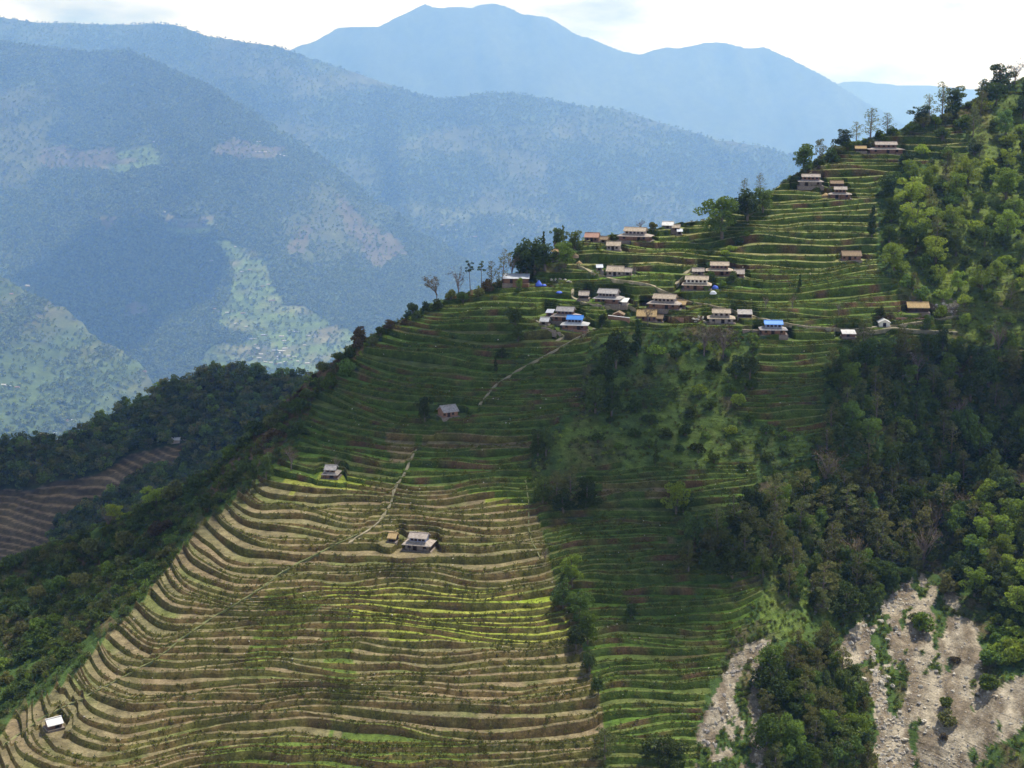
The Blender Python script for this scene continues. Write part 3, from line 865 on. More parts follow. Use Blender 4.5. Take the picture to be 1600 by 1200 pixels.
# dark forested ridge just behind the near hill
R1 = band([(-260, 745), (-120, 722), (0, 694), (100, 682), (160, 654), (205, 634), (270, 594), (330, 580), (390, 573), (440, 580), (520, 600), (620, 640), (800, 720)], 1290)
C1 = band([(-200, 1000), (0, 880), (150, 860), (100, 780), (250, 760), (300, 690), (420, 640), (500, 720), (350, 860), (100, 1100), (600, 800)], 1260)
L1 = Layer(R1, C1, [(14, 60, 160, 101), (3, 18, 25, 105)], 200.0, top_noise=(2.0, 18), zfloor=-700, far=1.0)
TERR1 = [[(-60, 770), (40, 765), (130, 745), (200, 715), (262, 695), (300, 690), (262, 730), (215, 745), (180, 775), (90, 820), (60, 880), (-60, 920)]]


def col1(U, V, X, Z):
    t = soft_poly(U, V, TERR1, 8, 3)
    base = mixc(np.broadcast_to(np.array([0.035, 0.05, 0.018]), U.shape + (3,)).copy(), (0.09, 0.062, 0.038), np.clip(fbm(X / 40, Z / 25, 5) * 2, 0, 0.8))
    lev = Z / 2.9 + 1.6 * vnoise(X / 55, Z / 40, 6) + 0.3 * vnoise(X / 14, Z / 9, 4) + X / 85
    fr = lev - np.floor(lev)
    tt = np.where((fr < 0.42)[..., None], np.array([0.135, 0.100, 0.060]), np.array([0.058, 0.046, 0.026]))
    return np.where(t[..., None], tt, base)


def tf1(X, Y, Z, U, V, ov):
    t = soft_poly(U, V, TERR1, 8, 3) & (ov < 0)
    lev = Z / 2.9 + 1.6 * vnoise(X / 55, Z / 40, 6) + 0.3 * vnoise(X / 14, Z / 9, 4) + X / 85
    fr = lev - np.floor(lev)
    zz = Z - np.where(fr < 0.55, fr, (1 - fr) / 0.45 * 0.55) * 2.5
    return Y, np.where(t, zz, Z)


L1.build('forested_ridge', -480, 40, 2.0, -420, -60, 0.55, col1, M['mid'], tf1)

# cultivated slope low at the left, beyond the dark ridge
R2 = [(-400, 330, 3900), (-100, 402, 3700), (0, 434, 3600), (60, 462, 3500), (110, 492, 3420), (180, 532, 3330), (230, 562, 3280), (275, 594, 3220), (330, 640, 3150), (420, 720, 3000), (600, 860, 2800)]
C2 = [(-300, 600, 2900), (0, 600, 2900), (0, 700, 2600), (120, 620, 2900), (200, 660, 2850), (-200, 780, 2300), (150, 760, 2550), (60, 520, 3250), (300, 760, 2650), (500, 900, 2500)]
L2 = Layer(R2, C2, [(70, 220, 500, 111), (14, 50, 90, 115)], 800.0, top_noise=(8, 60), far=2.4)


def col2(U, V, X, Z):
    f = fbm(X / 130, Z / 50, 7)
    base = mixc(np.broadcast_to(np.array([0.055, 0.08, 0.028]), U.shape + (3,)).copy(), (0.08, 0.084, 0.038), np.clip(f * 2 + 0.2, 0, 1))
    lev = Z / 14 + 0.8 * vnoise(X / 160, Z / 60, 8)
    st = (lev - np.floor(lev) < 0.35) & (fbm(X / 200, Z / 100, 9) > -0.2)
    base = np.where(st[..., None], base * 1.2, base)
    return mixc(base, (0.04, 0.06, 0.022), np.clip(fbm(X / 90, Z / 220, 10) * 3 - 0.4, 0, 1))


L2.build('cultivated_slope', -2600, -100, 9, -1000, -200, 5, col2, M['far'])

# big forested slope with fields and villages across the valley
R3 = [(-700, 20, 8200), (-300, 42, 7900), (0, 62, 7700), (60, 72, 7650), (130, 80, 7600), (200, 77, 7550), (250, 97, 7450), (330, 133, 7300), (400, 173, 7150), (450, 208, 7050), (520, 253, 6900),
      (580, 303, 6750), (650, 353, 6600), (700, 380, 6500), (760, 425, 6350), (850, 480, 6150), (1000, 560, 5900)]
C3 = [(-600, 500, 5600), (-200, 300, 6500), (0, 300, 6500), (0, 430, 5900), (200, 300, 6350), (250, 450, 5700), (400, 350, 6050), (430, 480, 5350), (430, 570, 4950), (550, 420, 5900), (600, 480, 5550),
      (550, 540, 5150), (300, 560, 5150), (150, 520, 5450), (0, 640, 4800), (300, 640, 4700), (600, 640, 4700), (800, 600, 5200), (300, 180, 7000), (100, 180, 7100)]
L3 = Layer(R3, C3, [(330, 620, 1100, 121), (90, 170, 300, 125)], 2000.0, top_noise=(10, 130), far=1.9)
FIELD3 = [[(350, 480), (440, 470), (500, 500), (560, 530), (545, 560), (480, 590), (300, 590), (330, 545), (400, 535), (340, 510)], [(330, 370), (400, 390), (450, 470), (360, 500), (370, 430)],
          [(260, 335), (340, 335), (330, 360), (260, 365)], [(150, 240), (240, 230), (250, 260), (160, 265)]]
BARE3 = [[(60, 235), (180, 230), (190, 262), (70, 262)], [(370, 215), (450, 235), (430, 250), (330, 245)], [(150, 335), (180, 335), (165, 360)], [(460, 360), (490, 350), (480, 400), (455, 395)],
         [(520, 290), (560, 330), (640, 400), (600, 420), (540, 360)], [(190, 480), (230, 480), (230, 500), (195, 500)]]


def col3(U, V, X, Z):
    base = mixc(np.broadcast_to(np.array([0.052, 0.078, 0.026]), U.shape + (3,)).copy(), (0.075, 0.085, 0.036), np.clip(fbm(X / 420, Z / 250, 12) * 2, 0, 1))
    m = soft_poly(U, V, FIELD3, 14, 13)
    lev = Z / 22 + 0.8 * vnoise(X / 220, Z / 90, 8)
    fr = (lev - np.floor(lev))
    fc = mixc(np.broadcast_to(np.array([0.105, 0.15, 0.042]), U.shape + (3,)).copy(), (0.14, 0.135, 0.075), np.clip(vnoise(np.floor(lev) * 3.3, X / 120, 14) * 1.5, 0, 1)) * np.where(fr < 0.3, 0.7, 1.05)[..., None]
    base = np.where(m[..., None], fc, base)
    b = soft_poly(U, V, BARE3, 14, 15)
    return np.where(b[..., None], np.array([0.095, 0.085, 0.048]), base)


L3.build('forested_slope', -5200, 900, 18, -1005, 520, 9, col3, M['far'])

R4 = [(-500, 15, 11200), (-100, 20, 11000), (0, 26, 10900), (60, 34, 10850), (150, 37, 10800), (230, 34, 10700), (270, 37, 10650), (310, 52, 10550), (370, 64, 10450), (440, 72, 10350), (480, 90, 10250),
      (560, 112, 10100), (640, 143, 9950), (690, 153, 9900), (760, 145, 9850), (820, 145, 9800), (900, 163, 9700), (980, 173, 9600), (1060, 198, 9500), (1120, 218, 9400), (1200, 231, 9300), (1260, 250, 9250), (1400, 310, 9100), (1700, 420, 8900)]
C4 = [(-300, 200, 9600), (300, 150, 9800), (600, 250, 9000), (700, 330, 8300), (760, 400, 7900), (900, 300, 8500), (1000, 360, 8000), (1100, 300, 8500), (850, 430, 7600), (600, 400, 7900), (1200, 360, 8200), (200, 300, 8800)]
L4 = Layer(R4, C4, [(520, 900, 1700, 131), (130, 240, 420, 135)], 3000.0, top_noise=(12, 180), far=1.8)


def col4(U, V, X, Z):
    base = mixc(np.broadcast_to(np.array([0.052, 0.078, 0.028]), U.shape + (3,)).copy(), (0.075, 0.085, 0.04), np.clip(fbm(X / 500, Z / 200, 16) * 2, 0, 1))
    m = (V > 300) & (fbm(X / 260, Z / 60, 17) > 0.22)
    return np.where(m[..., None], np.array([0.11, 0.13, 0.055]), base)


L4.build('wooded_ridge', -7500, 4200, 32, -1005, 760, 13, col4, M['far'])

R5 = [(-200, 330, 17500), (200, 190, 17400), (380, 108, 17300), (450, 78, 17300), (500, 58, 17250), (530, 43, 17250), (560, 41, 17200), (590, 40, 17200), (612, 30, 17200), (630, 21, 17200), (650, 15, 17200), (665, 7, 17200), (678, 11, 17200), (690, 12, 17200), (720, 10, 17200), (738, 12, 17200), (752, 7, 17150), (780, 7, 17150),
      (800, 13, 17150), (815, 20, 17100), (850, 25, 17100), (870, 34, 17100), (890, 44, 17100), (915, 57, 17100), (940, 65, 17100), (975, 78, 17050), (1000, 83, 17000), (1020, 78, 17000), (1040, 73, 17000), (1080, 73, 17000), (1105, 67, 17000), (1130, 65, 17000), (1150, 70, 17000), (1170, 73, 17000), (1200, 71, 17000),
      (1240, 93, 17000), (1290, 122, 16950), (1340, 152, 16900), (1380, 177, 16900), (1420, 198, 16900), (1500, 238, 16800), (1750, 330, 16700)]
C5 = [(100, 400, 14500), (600, 200, 15900), (900, 240, 15500), (1100, 250, 15500), (700, 420, 14000), (1200, 330, 14900), (1600, 480, 13800), (400, 300, 15200)]
L5 = Layer(R5, C5, [(500, 1300, 2600, 141), (130, 400, 800, 145)], 5000.0, top_noise=(24, 260), far=1.7)
L5.build('mountain', -8500, 8500, 55, -1005, 1260, 22, lambda U, V, X, Z: np.broadcast_to(np.array([0.06, 0.075, 0.04]), U.shape + (3,)) * (1 + 0.4 * fbm(X / 600, Z / 300, 19))[..., None], M['far'])
R6 = [(700, 330, 25000), (1100, 190, 25000), (1200, 158, 25000), (1270, 140, 25000), (1305, 131, 25000), (1340, 126, 25000), (1360, 126, 25000), (1380, 130, 25000), (1410, 133, 25000), (1440, 133, 25000), (1500, 136, 25000), (1560, 142, 25000), (1700, 158, 25000), (2000, 240, 25000)]
C6 = [(1000, 400, 21500), (1400, 300, 22800), (1700, 330, 22500), (1900, 420, 21500)]
L6 = Layer(R6, C6, [(600, 1800, 3000, 151)], 6000.0, top_noise=(18, 300), far=1.45)
L6.build('distant_mountain', -2000, 13000, 80, -1005, 900, 32, lambda U, V, X, Z: np.broadcast_to(np.array([0.06, 0.075, 0.045]), U.shape + (3,)), M['far'])
fl = MB().poly([(-38000, -2500, -2440), (38000, -2500, -2440), (38000, 58000, -2440), (-38000, 58000, -2440)])
tag(fl.build('valley_ground', plain_mat('valley_ground', (0.07, 0.09, 0.035), (0.12, 0.11, 0.06), 0.002)), kind='structure')

# ------------------------------------------------------------------ foliage prototypes


def quads(cent, size, rng, flat=0.0):
    n = len(cent)
    a = rng.normal(size=(n, 3))
    a /= np.linalg.norm(a, axis=1)[:, None]
    b = rng.normal(size=(n, 3))
    if flat:
        a[:, 2] *= 1 - flat
        b[:, 2] *= 1 - flat
    b -= a * (a * b).sum(1)[:, None] / (a * a).sum(1)[:, None]
    a /= np.linalg.norm(a, axis=1)[:, None]
    b /= np.linalg.norm(b, axis=1)[:, None]
    s = size * rng.uniform(0.6, 1.3, (n, 1))
    a = a * s
    b = b * s * 0.62
    v = np.stack([cent - a, cent - b, cent + a, cent + b], 1).reshape(-1, 3)
    return v, np.arange(n * 4).reshape(n, 4)


def clumps(centres, radii, n, rng, squash=0.8):
    w = radii ** 2
    i = rng.choice(len(centres), n, p=w / w.sum())
    d = rng.normal(size=(n, 3))
    d /= np.linalg.norm(d, axis=1)[:, None]
    r = radii[i] * rng.uniform(0.55, 1.05, n) ** 0.6
    return centres[i] + d * r[:, None] * np.array([1, 1, squash])


def tree_proto(kind, seed):
    """returns (trunk mesh, crown mesh); height about 10 m"""
    rng = np.random.default_rng(seed)
    tr = MB()
    lean = rng.uniform(-0.5, 0.5, 2)
    mat = {'dark': 'leaf_dark', 'broad': 'leaf_mid', 'bright': 'leaf_bright', 'feather': 'leaf_olive', 'pine': 'leaf_dark', 'bare': 'leaf_brown', 'slim': 'leaf_dark', 'lean': 'leaf_brown', 'airy': 'leaf_olive'}[kind]
    C, R = [], []
    if kind in ('dark', 'broad', 'bright'):
        H = 10.0
        tr.tube([(0, 0, -0.8), (lean[0] * .3, lean[1] * .3, 2), (lean[0], lean[1], 5), (lean[0] * 1.4, lean[1] * 1.4, 7.5)], [0.36, 0.28, 0.2, 0.08])
        C += [(lean[0], lean[1], 4.4), (lean[0], lean[1], 6.4)]
        R += [2.3, 2.0]
        m = 22
        sq = rng.uniform(.75, 1.25, 2)
        for i in range(m):
            a = 2.4 * i + rng.uniform(-.7, .7)
            z = rng.uniform(1.8, 9.2)
            rr = 2.9 * math.sqrt(max(0.1, 1 - ((z - 5.0) / 4.8) ** 2)) * rng.uniform(0.35, 1.3) * sq[i % 2]
            c = (math.cos(a) * rr + lean[0], math.sin(a) * rr + lean[1], z)
            C.append(c)
            R.append(rng.uniform(0.6, 1.55))
            if i % 2 == 0:
                tr.tube([(lean[0] * .5, lean[1] * .5, min(z - 1.5, 4.5)), tuple(0.55 * np.array(c) + 0.45 * np.array([lean[0], lean[1], z - 1])), c], [0.14, 0.09, 0.03], 5)
        cen = clumps(np.array(C), np.array(R), 3000, rng)
        v, f = quads(cen, 0.27, rng)
    elif kind in ('feather', 'airy'):
        H = 12.0
        tr.tube([(0, 0, -0.8), (lean[0] * .3, lean[1] * .3, 3), (lean[0], lean[1], 7.5), (lean[0] * 1.3, lean[1] * 1.3, 11)], [0.28, 0.22, 0.14, 0.04])
        m = 21
        for i in range(m):
            a = 2.4 * i + rng.uniform(-.5, .5)
            z = 1.6 + 9.8 * (i + rng.uniform(-.9, .9)) / m
            rr = (2.5 - 0.16 * max(0, z - 6) ** 1.3) * rng.uniform(0.3, 1.35)
            c = (math.cos(a) * rr + lean[0] * z / 8, math.sin(a) * rr + lean[1] * z / 8, z)
            C.append(c)
            R.append(rng.uniform(0.75, 1.35))
            tr.tube([(lean[0] * z / 9, lean[1] * z / 9, z - 1.2), c], [0.09, 0.025], 4)
        cen = clumps(np.array(C), np.array(R), 1700 if kind == 'feather' else 620, rng, 0.7)
        v, f = quads(cen, 0.24 if kind == 'feather' else 0.25, rng)
    elif kind == 'pine':
        tr.tube([(0, 0, -0.8), (lean[0] * .3, lean[1] * .3, 4), (lean[0] * .6, lean[1] * .6, 10.8)], [0.2, 0.15, 0.06])
        for i in range(9):
            a = 2.4 * i
            z = 7.0 + 0.45 * i + rng.uniform(-.3, .3)
            rr = rng.uniform(0.7, 2.0) * (1.15 - 0.07 * i)
            c = (math.cos(a) * rr, math.sin(a) * rr, z + 0.35)
            tr.tube([(0, 0, z - 0.4), c], [0.06, 0.02], 4)
            C.append(c)
            R.append(rng.uniform(0.5, 0.85))
        cen = clumps(np.array(C), np.array(R), 460, rng, 0.5)
        v, f = quads(cen, 0.24, rng)
    elif kind == 'slim':
        tr.tube([(0, 0, -0.8), (0, 0, 5), (0, 0, 9)], [0.24, 0.18, 0.05])
        for i in range(10):
            a = 2.4 * i
            z = 1.6 + 0.85 * i
            rr = rng.uniform(0.2, 1.1) * (1 - 0.06 * i)
            C.append((math.cos(a) * rr, math.sin(a) * rr, z))
            R.append(rng.uniform(0.8, 1.2) * (1 - 0.045 * i))
        cen = clumps(np.array(C), np.array(R), 1200, rng, 1.0)
        v, f = quads(cen, 0.3, rng)
    else:                                   # bare or leaning: a fan of limbs with thin leaf
        ln = 2.0 if kind == 'lean' else 0.0
        tr.tube([(0, 0, -0.8), (0.2, 0, 2), (0.1 - ln * .3, 0.1, 4.5)], [0.3, 0.24, 0.16])
        for i in range(15):
            a = 2.4 * i
            z0 = rng.uniform(1.6, 4.4)
            rr = rng.uniform(1.2, 2.9)
            tip = np.array([math.cos(a) * rr - ln, math.sin(a) * rr, z0 + rng.uniform(2.5, 5.2)])
            mid = 0.5 * tip + 0.5 * np.array([0, 0, z0 + .6]) + rng.normal(size=3) * .3
            tr.tube([(0, 0, z0), tuple(mid), tuple(tip)], [0.11, 0.07, 0.02], 4)
            for j in range(3):
                t2 = tip + rng.normal(size=3) * np.array([.8, .8, .6])
                tr.tube([tuple(mid), tuple(t2)], [0.045, 0.015], 3)
                C.append(tuple(t2))
                R.append(0.6)
        cen = clumps(np.array(C), np.array(R), 700 if kind == 'lean' else 260, rng)
        v, f = quads(cen, 0.2, rng)
    tm = tr.mesh('trunk', M['bark_pale'] if kind in ('feather', 'bare', 'airy') else M['bark'], smooth=True)
    cm = mesh_from_arrays('crown', v, f, [M[mat]])
    return tm, cm


HT = {'dark': 10.0, 'broad': 10.0, 'bright': 10.0, 'feather': 12.0, 'airy': 12.0, 'pine': 11.5, 'slim': 10.4, 'bare': 9.0, 'lean': 9.0}
PROTO = {k: [tree_proto(k, 100 + 7 * i + hash_ * 31) for i in range(n)] for hash_, (k, n) in enumerate((('dark', 4), ('broad', 4), ('bright', 4), ('feather', 4), ('airy', 3), ('pine', 3), ('slim', 2), ('bare', 3), ('lean', 1)))}


def bush_proto(seed, mat, n=700):
    rng = np.random.default_rng(seed)
    C, R = [], []
    mb = MB()
    for i in range(8):
        a = 2.4 * i
        rr = rng.uniform(0.2, 1.2)
        c = (math.cos(a) * rr, math.sin(a) * rr, rng.uniform(0.5, 1.9) * (1.2 - rr * .35))
        C.append(c)
        R.append(rng.uniform(0.5, 0.95))
        mb.tube([(0, 0, -0.4), (c[0] * .5, c[1] * .5, c[2] * .6), c], [0.07, 0.05, 0.02], 4)
    cen = clumps(np.array(C), np.array(R), n, rng)
    cen[:, 2] = np.maximum(cen[:, 2], 0.05)
    v, f = quads(cen, 0.23, rng)
    b = len(v)
    fa = f.tolist() + [[i + b for i in q] for q in mb.f]
    me = bpy.data.meshes.new('bush')
    me.from_pydata(v.tolist() + mb.v, [], fa)
    me.update()
    me.materials.append(M[mat])
    me.materials.append(M['bark'])
    me.polygons.foreach_set('material_index', np.array([0] * len(f) + [1] * len(mb.f), np.int32))
    return me


BUSH = {k: [bush_proto(300 + i * 11 + j * 97, m) for i in range(3)] for j, (k, m) in enumerate((('dark', 'leaf_dark'), ('mid', 'leaf_mid'), ('bright', 'leaf_bright'), ('olive', 'leaf_olive'), ('brown', 'leaf_brown')))}


def instancer(name, pts, scales, sources, seed=0, label=None, cat=None):
    """one object of stuff: SOURCES (meshes) instanced on points"""
    me = bpy.data.meshes.new(name)
    pts = np.asarray(pts, np.float32)
    me.vertices.add(len(pts))
    me.vertices.foreach_set('co', pts.ravel())
    rng = np.random.default_rng(seed)
    a = me.attributes.new('size', 'FLOAT', 'POINT')
    a.data.foreach_set('value', np.asarray(scales, np.float32))
    a = me.attributes.new('turn', 'FLOAT_VECTOR', 'POINT')
    tv = np.zeros((len(pts), 3), np.float32)
    tv[:, 2] = rng.uniform(0, 6.28, len(pts))
    a.data.foreach_set('vector', tv.ravel())
    a = me.attributes.new('pick', 'INT', 'POINT')
    a.data.foreach_set('value', rng.integers(0, len(sources), len(pts)).astype(np.int32))
    o = link(name, me)
    g = bpy.data.node_groups.new(name, 'GeometryNodeTree')
    g.interface.new_socket('Geometry', in_out='INPUT', socket_type='NodeSocketGeometry')
    g.interface.new_socket('Geometry', in_out='OUTPUT', socket_type='NodeSocketGeometry')
    gi = g.nodes.new('NodeGroupInput')
    go = g.nodes.new('NodeGroupOutput')
    iop = g.nodes.new('GeometryNodeInstanceOnPoints')
    iop.inputs['Pick Instance'].default_value = True
    jn = g.nodes.new('GeometryNodeJoinGeometry')
    for s in sources:
        so = bpy.data.objects.new(name + '_source', s)
        oi = g.nodes.new('GeometryNodeObjectInfo')
        oi.inputs['Object'].default_value = so
        oi.inputs['As Instance'].default_value = True
        g.links.new(oi.outputs['Geometry'], jn.inputs[0])
    for nm, typ, sock in (('size', 'FLOAT', 'Scale'), ('turn', 'FLOAT_VECTOR', 'Rotation'), ('pick', 'INT', 'Instance Index')):
        na = g.nodes.new('GeometryNodeInputNamedAttribute')
        na.data_type = typ
        na.inputs['Name'].default_value = nm
        out = [x for x in na.outputs if x.enabled and x.name == 'Attribute'][0]
        g.links.new(out, iop.inputs[sock])
    g.links.new(gi.outputs[0], iop.inputs['Points'])
    g.links.new(jn.outputs[0], iop.inputs['Instance'])
    g.links.new(iop.outputs[0], go.inputs[0])
    md = o.modifiers.new('scatter', 'NODES')
    md.node_group = g
    return tag(o, label, cat, kind='stuff')


def blob_mesh(seed, mat, faces=1):
    """small uneven tree crown for far woods"""
    rng = np.random.default_rng(seed)
    C = np.array([(rng.uniform(-.35, .35), rng.uniform(-.35, .35), rng.uniform(0.35, 0.9)) for i in range(4)])
    cen = clumps(C, np.full(4, 0.33), 36, rng, 0.9)
    v, f = quads(cen, 0.24, rng)
    return mesh_from_arrays('far_crown', v, f, [M[mat]])


FARB = [blob_mesh(i, 'leaf_far') for i in range(4)]


def scatter_layer(name, L, n, mask, size, seed, src=FARB, label=None, cat=None, ur=(-120, 1720), vr=(-10, 1000)):
    rng = np.random.default_rng(seed)
    u = rng.uniform(*ur, n)
    v = rng.uniform(*vr, n)
    p = L.at(u, v)
    zt = L.top(p[:, 0])
    ok = (p[:, 2] < zt - 1) & (np.abs(L.y(p[:, 0], np.minimum(p[:, 2], zt)) - p[:, 1]) < p[:, 1] * 0.002) & mask(u, v, p)
    q = p[ok]
    s = size * rng.uniform(0.6, 1.35, len(q))
    return instancer(name, q * L.far, s * L.far, src, seed, label, cat)


def m3(u, v, p):
    d = fbm(p[:, 0] / 420, p[:, 2] / 250, 12)
    den = np.where(soft_poly(u, v, FIELD3, 14, 13), 0.10, np.where(soft_poly(u, v, BARE3, 14, 15), 0.12, np.clip(0.72 - d * 1.3, 0.12, 1)))
    return np.random.default_rng(5).random(len(u)) < den


def m2(u, v, p):
    d = fbm(p[:, 0] / 90, p[:, 2] / 220, 10)
    return np.random.default_rng(6).random(len(u)) < np.clip(0.3 + d * 2.2, 0.12, 0.95)


def m4(u, v, p):
    d = fbm(p[:, 0] / 500, p[:, 2] / 200, 16)
    return np.random.default_rng(8).random(len(u)) < np.clip(0.7 - d, 0.1, 1)


scatter_layer('forest', L3, 150000, m3, 9.0, 201, label='hazy forest covering the big slope across the valley', cat='forest', ur=(-120, 800), vr=(50, 600))
scatter_layer('forest', L2, 24000, m2, 7.0, 202, label='scattered trees on the low cultivated slope at the left edge', cat='forest', ur=(-120, 330), vr=(400, 720))
scatter_layer('forest', L4, 140000, m4, 11.5, 203, label='pale blue forest on the long ridge behind the big slope', cat='forest', ur=(-120, 1420), vr=(20, 430))


def m1(u, v, p):
    t = soft_poly(u, v, TERR1, 8, 3)
    return (~t) & (np.random.default_rng(9).random(len(u)) < 0.95)


MIDC = []
for k in ('dark', 'broad', 'feather', 'bare'):
    for i in range(2):
        rng = np.random.default_rng(700 + i + len(k))
        C = np.array([(rng.uniform(-2, 2), rng.uniform(-2, 2), rng.uniform(1.6, 5.6)) for _ in range(9)])
        cen = clumps(C, np.full(9, 1.25), 300, rng)
        v_, f_ = quads(cen, 0.5, rng)
        MIDC.append(mesh_from_arrays('ridge_crown', v_, f_, [M[{'dark': 'leaf_dark', 'broad': 'leaf_dark', 'feather': 'leaf_mid', 'bare': 'leaf_olive'}[k]]]))
scatter_layer('forest', L1, 9000, m1, 1.05, 204, MIDC, 'dark forest on the shadowed ridge behind the terraced hill', 'forest', (-60, 640), (560, 1000))

# ------------------------------------------------------------------ houses


def gable_roof(L, d, z0, rise, over, t=0.16, ridge_mb=None):
    """two slabs, ridge along x"""
    mb = MB()
    hx, hy = L / 2, d / 2 + over
    mb.slab([(-hx, -hy, z0), (hx, -hy, z0), (hx, 0, z0 + rise), (-hx, 0, z0 + rise)], t)
    mb.slab([(hx, hy, z0), (-hx, hy, z0), (-hx, 0.0, z0 + rise + .004), (hx, 0.0, z0 + rise + .004)], t)
    return mb


def gable_wall(L, d, z0, z1, rise):
    """walls with triangular gable ends, ridge along x"""
    mb = MB()
    hx, hy = L / 2, d / 2
    for s in (-1, 1):
        pts = [(s * hx, -hy, z0), (s * hx, hy, z0), (s * hx, hy, z1), (s * hx, 0, z1 + rise), (s * hx, -hy, z1)]
        mb.poly(pts if s > 0 else pts[::-1])
    mb.poly([(-hx, -hy, z0), (hx, -hy, z0), (hx, -hy, z1), (-hx, -hy, z1)])
    mb.poly([(hx, hy, z0), (-hx, hy, z0), (-hx, hy, z1), (hx, hy, z1)])
    mb.poly([(-hx, -hy, z1), (hx, -hy, z1), (hx, 0, z1 + rise), (-hx, 0, z1 + rise)])
    mb.poly([(hx, hy, z1), (-hx, hy, z1), (-hx, 0, z1 + rise), (hx, 0, z1 + rise)])
    return mb


def window(parent, x, y, z, w=0.75, h=0.95, frame='wood'):
    mb = MB()
    t = 0.12
    mb.box(x - w / 2 - t, x - w / 2, y - .09, y + .02, z, z + h)
    mb.box(x + w / 2, x + w / 2 + t, y - .09, y + .02, z, z + h)
    mb.box(x - w / 2 - t, x + w / 2 + t, y - .09, y + .02, z + h, z + h + t)
    mb.box(x - w / 2 - t * 1.4, x + w / 2 + t * 1.4, y - .14, y + .02, z - t, z)
    o = mb.build('window', M[frame], parent)
    MB().box(x - w / 2, x + w / 2, y - .03, y + .02, z, z + h).build('dark_recess', M['dark'], o)  # black box in place of a recess, its shade painted on
    return o


def door(parent, x, y, z, w=0.95, h=1.75):
    mb = MB()
    t = 0.13
    mb.box(x - w / 2 - t, x - w / 2, y - .10, y + .02, z, z + h)
    mb.box(x + w / 2, x + w / 2 + t, y - .10, y + .02, z, z + h)
    mb.box(x - w / 2 - t, x + w / 2 + t, y - .10, y + .02, z + h, z + h + t)
    o = mb.build('door', M['wood'], parent)
    MB().box(x - w / 2, x + w / 2, y - .04, y + .02, z, z + h).build('door_opening', M['dark'], o)  # shade of the doorway given as a black box
    return o


def battens(parent, L, d, z0, rise, over, mat, n):
    """ridge capping stones"""
    MB().box(-L / 2 - .03, L / 2 + .03, -.17, .17, z0 + rise - .03, z0 + rise + .10).build('ridge_cap', mat, parent)


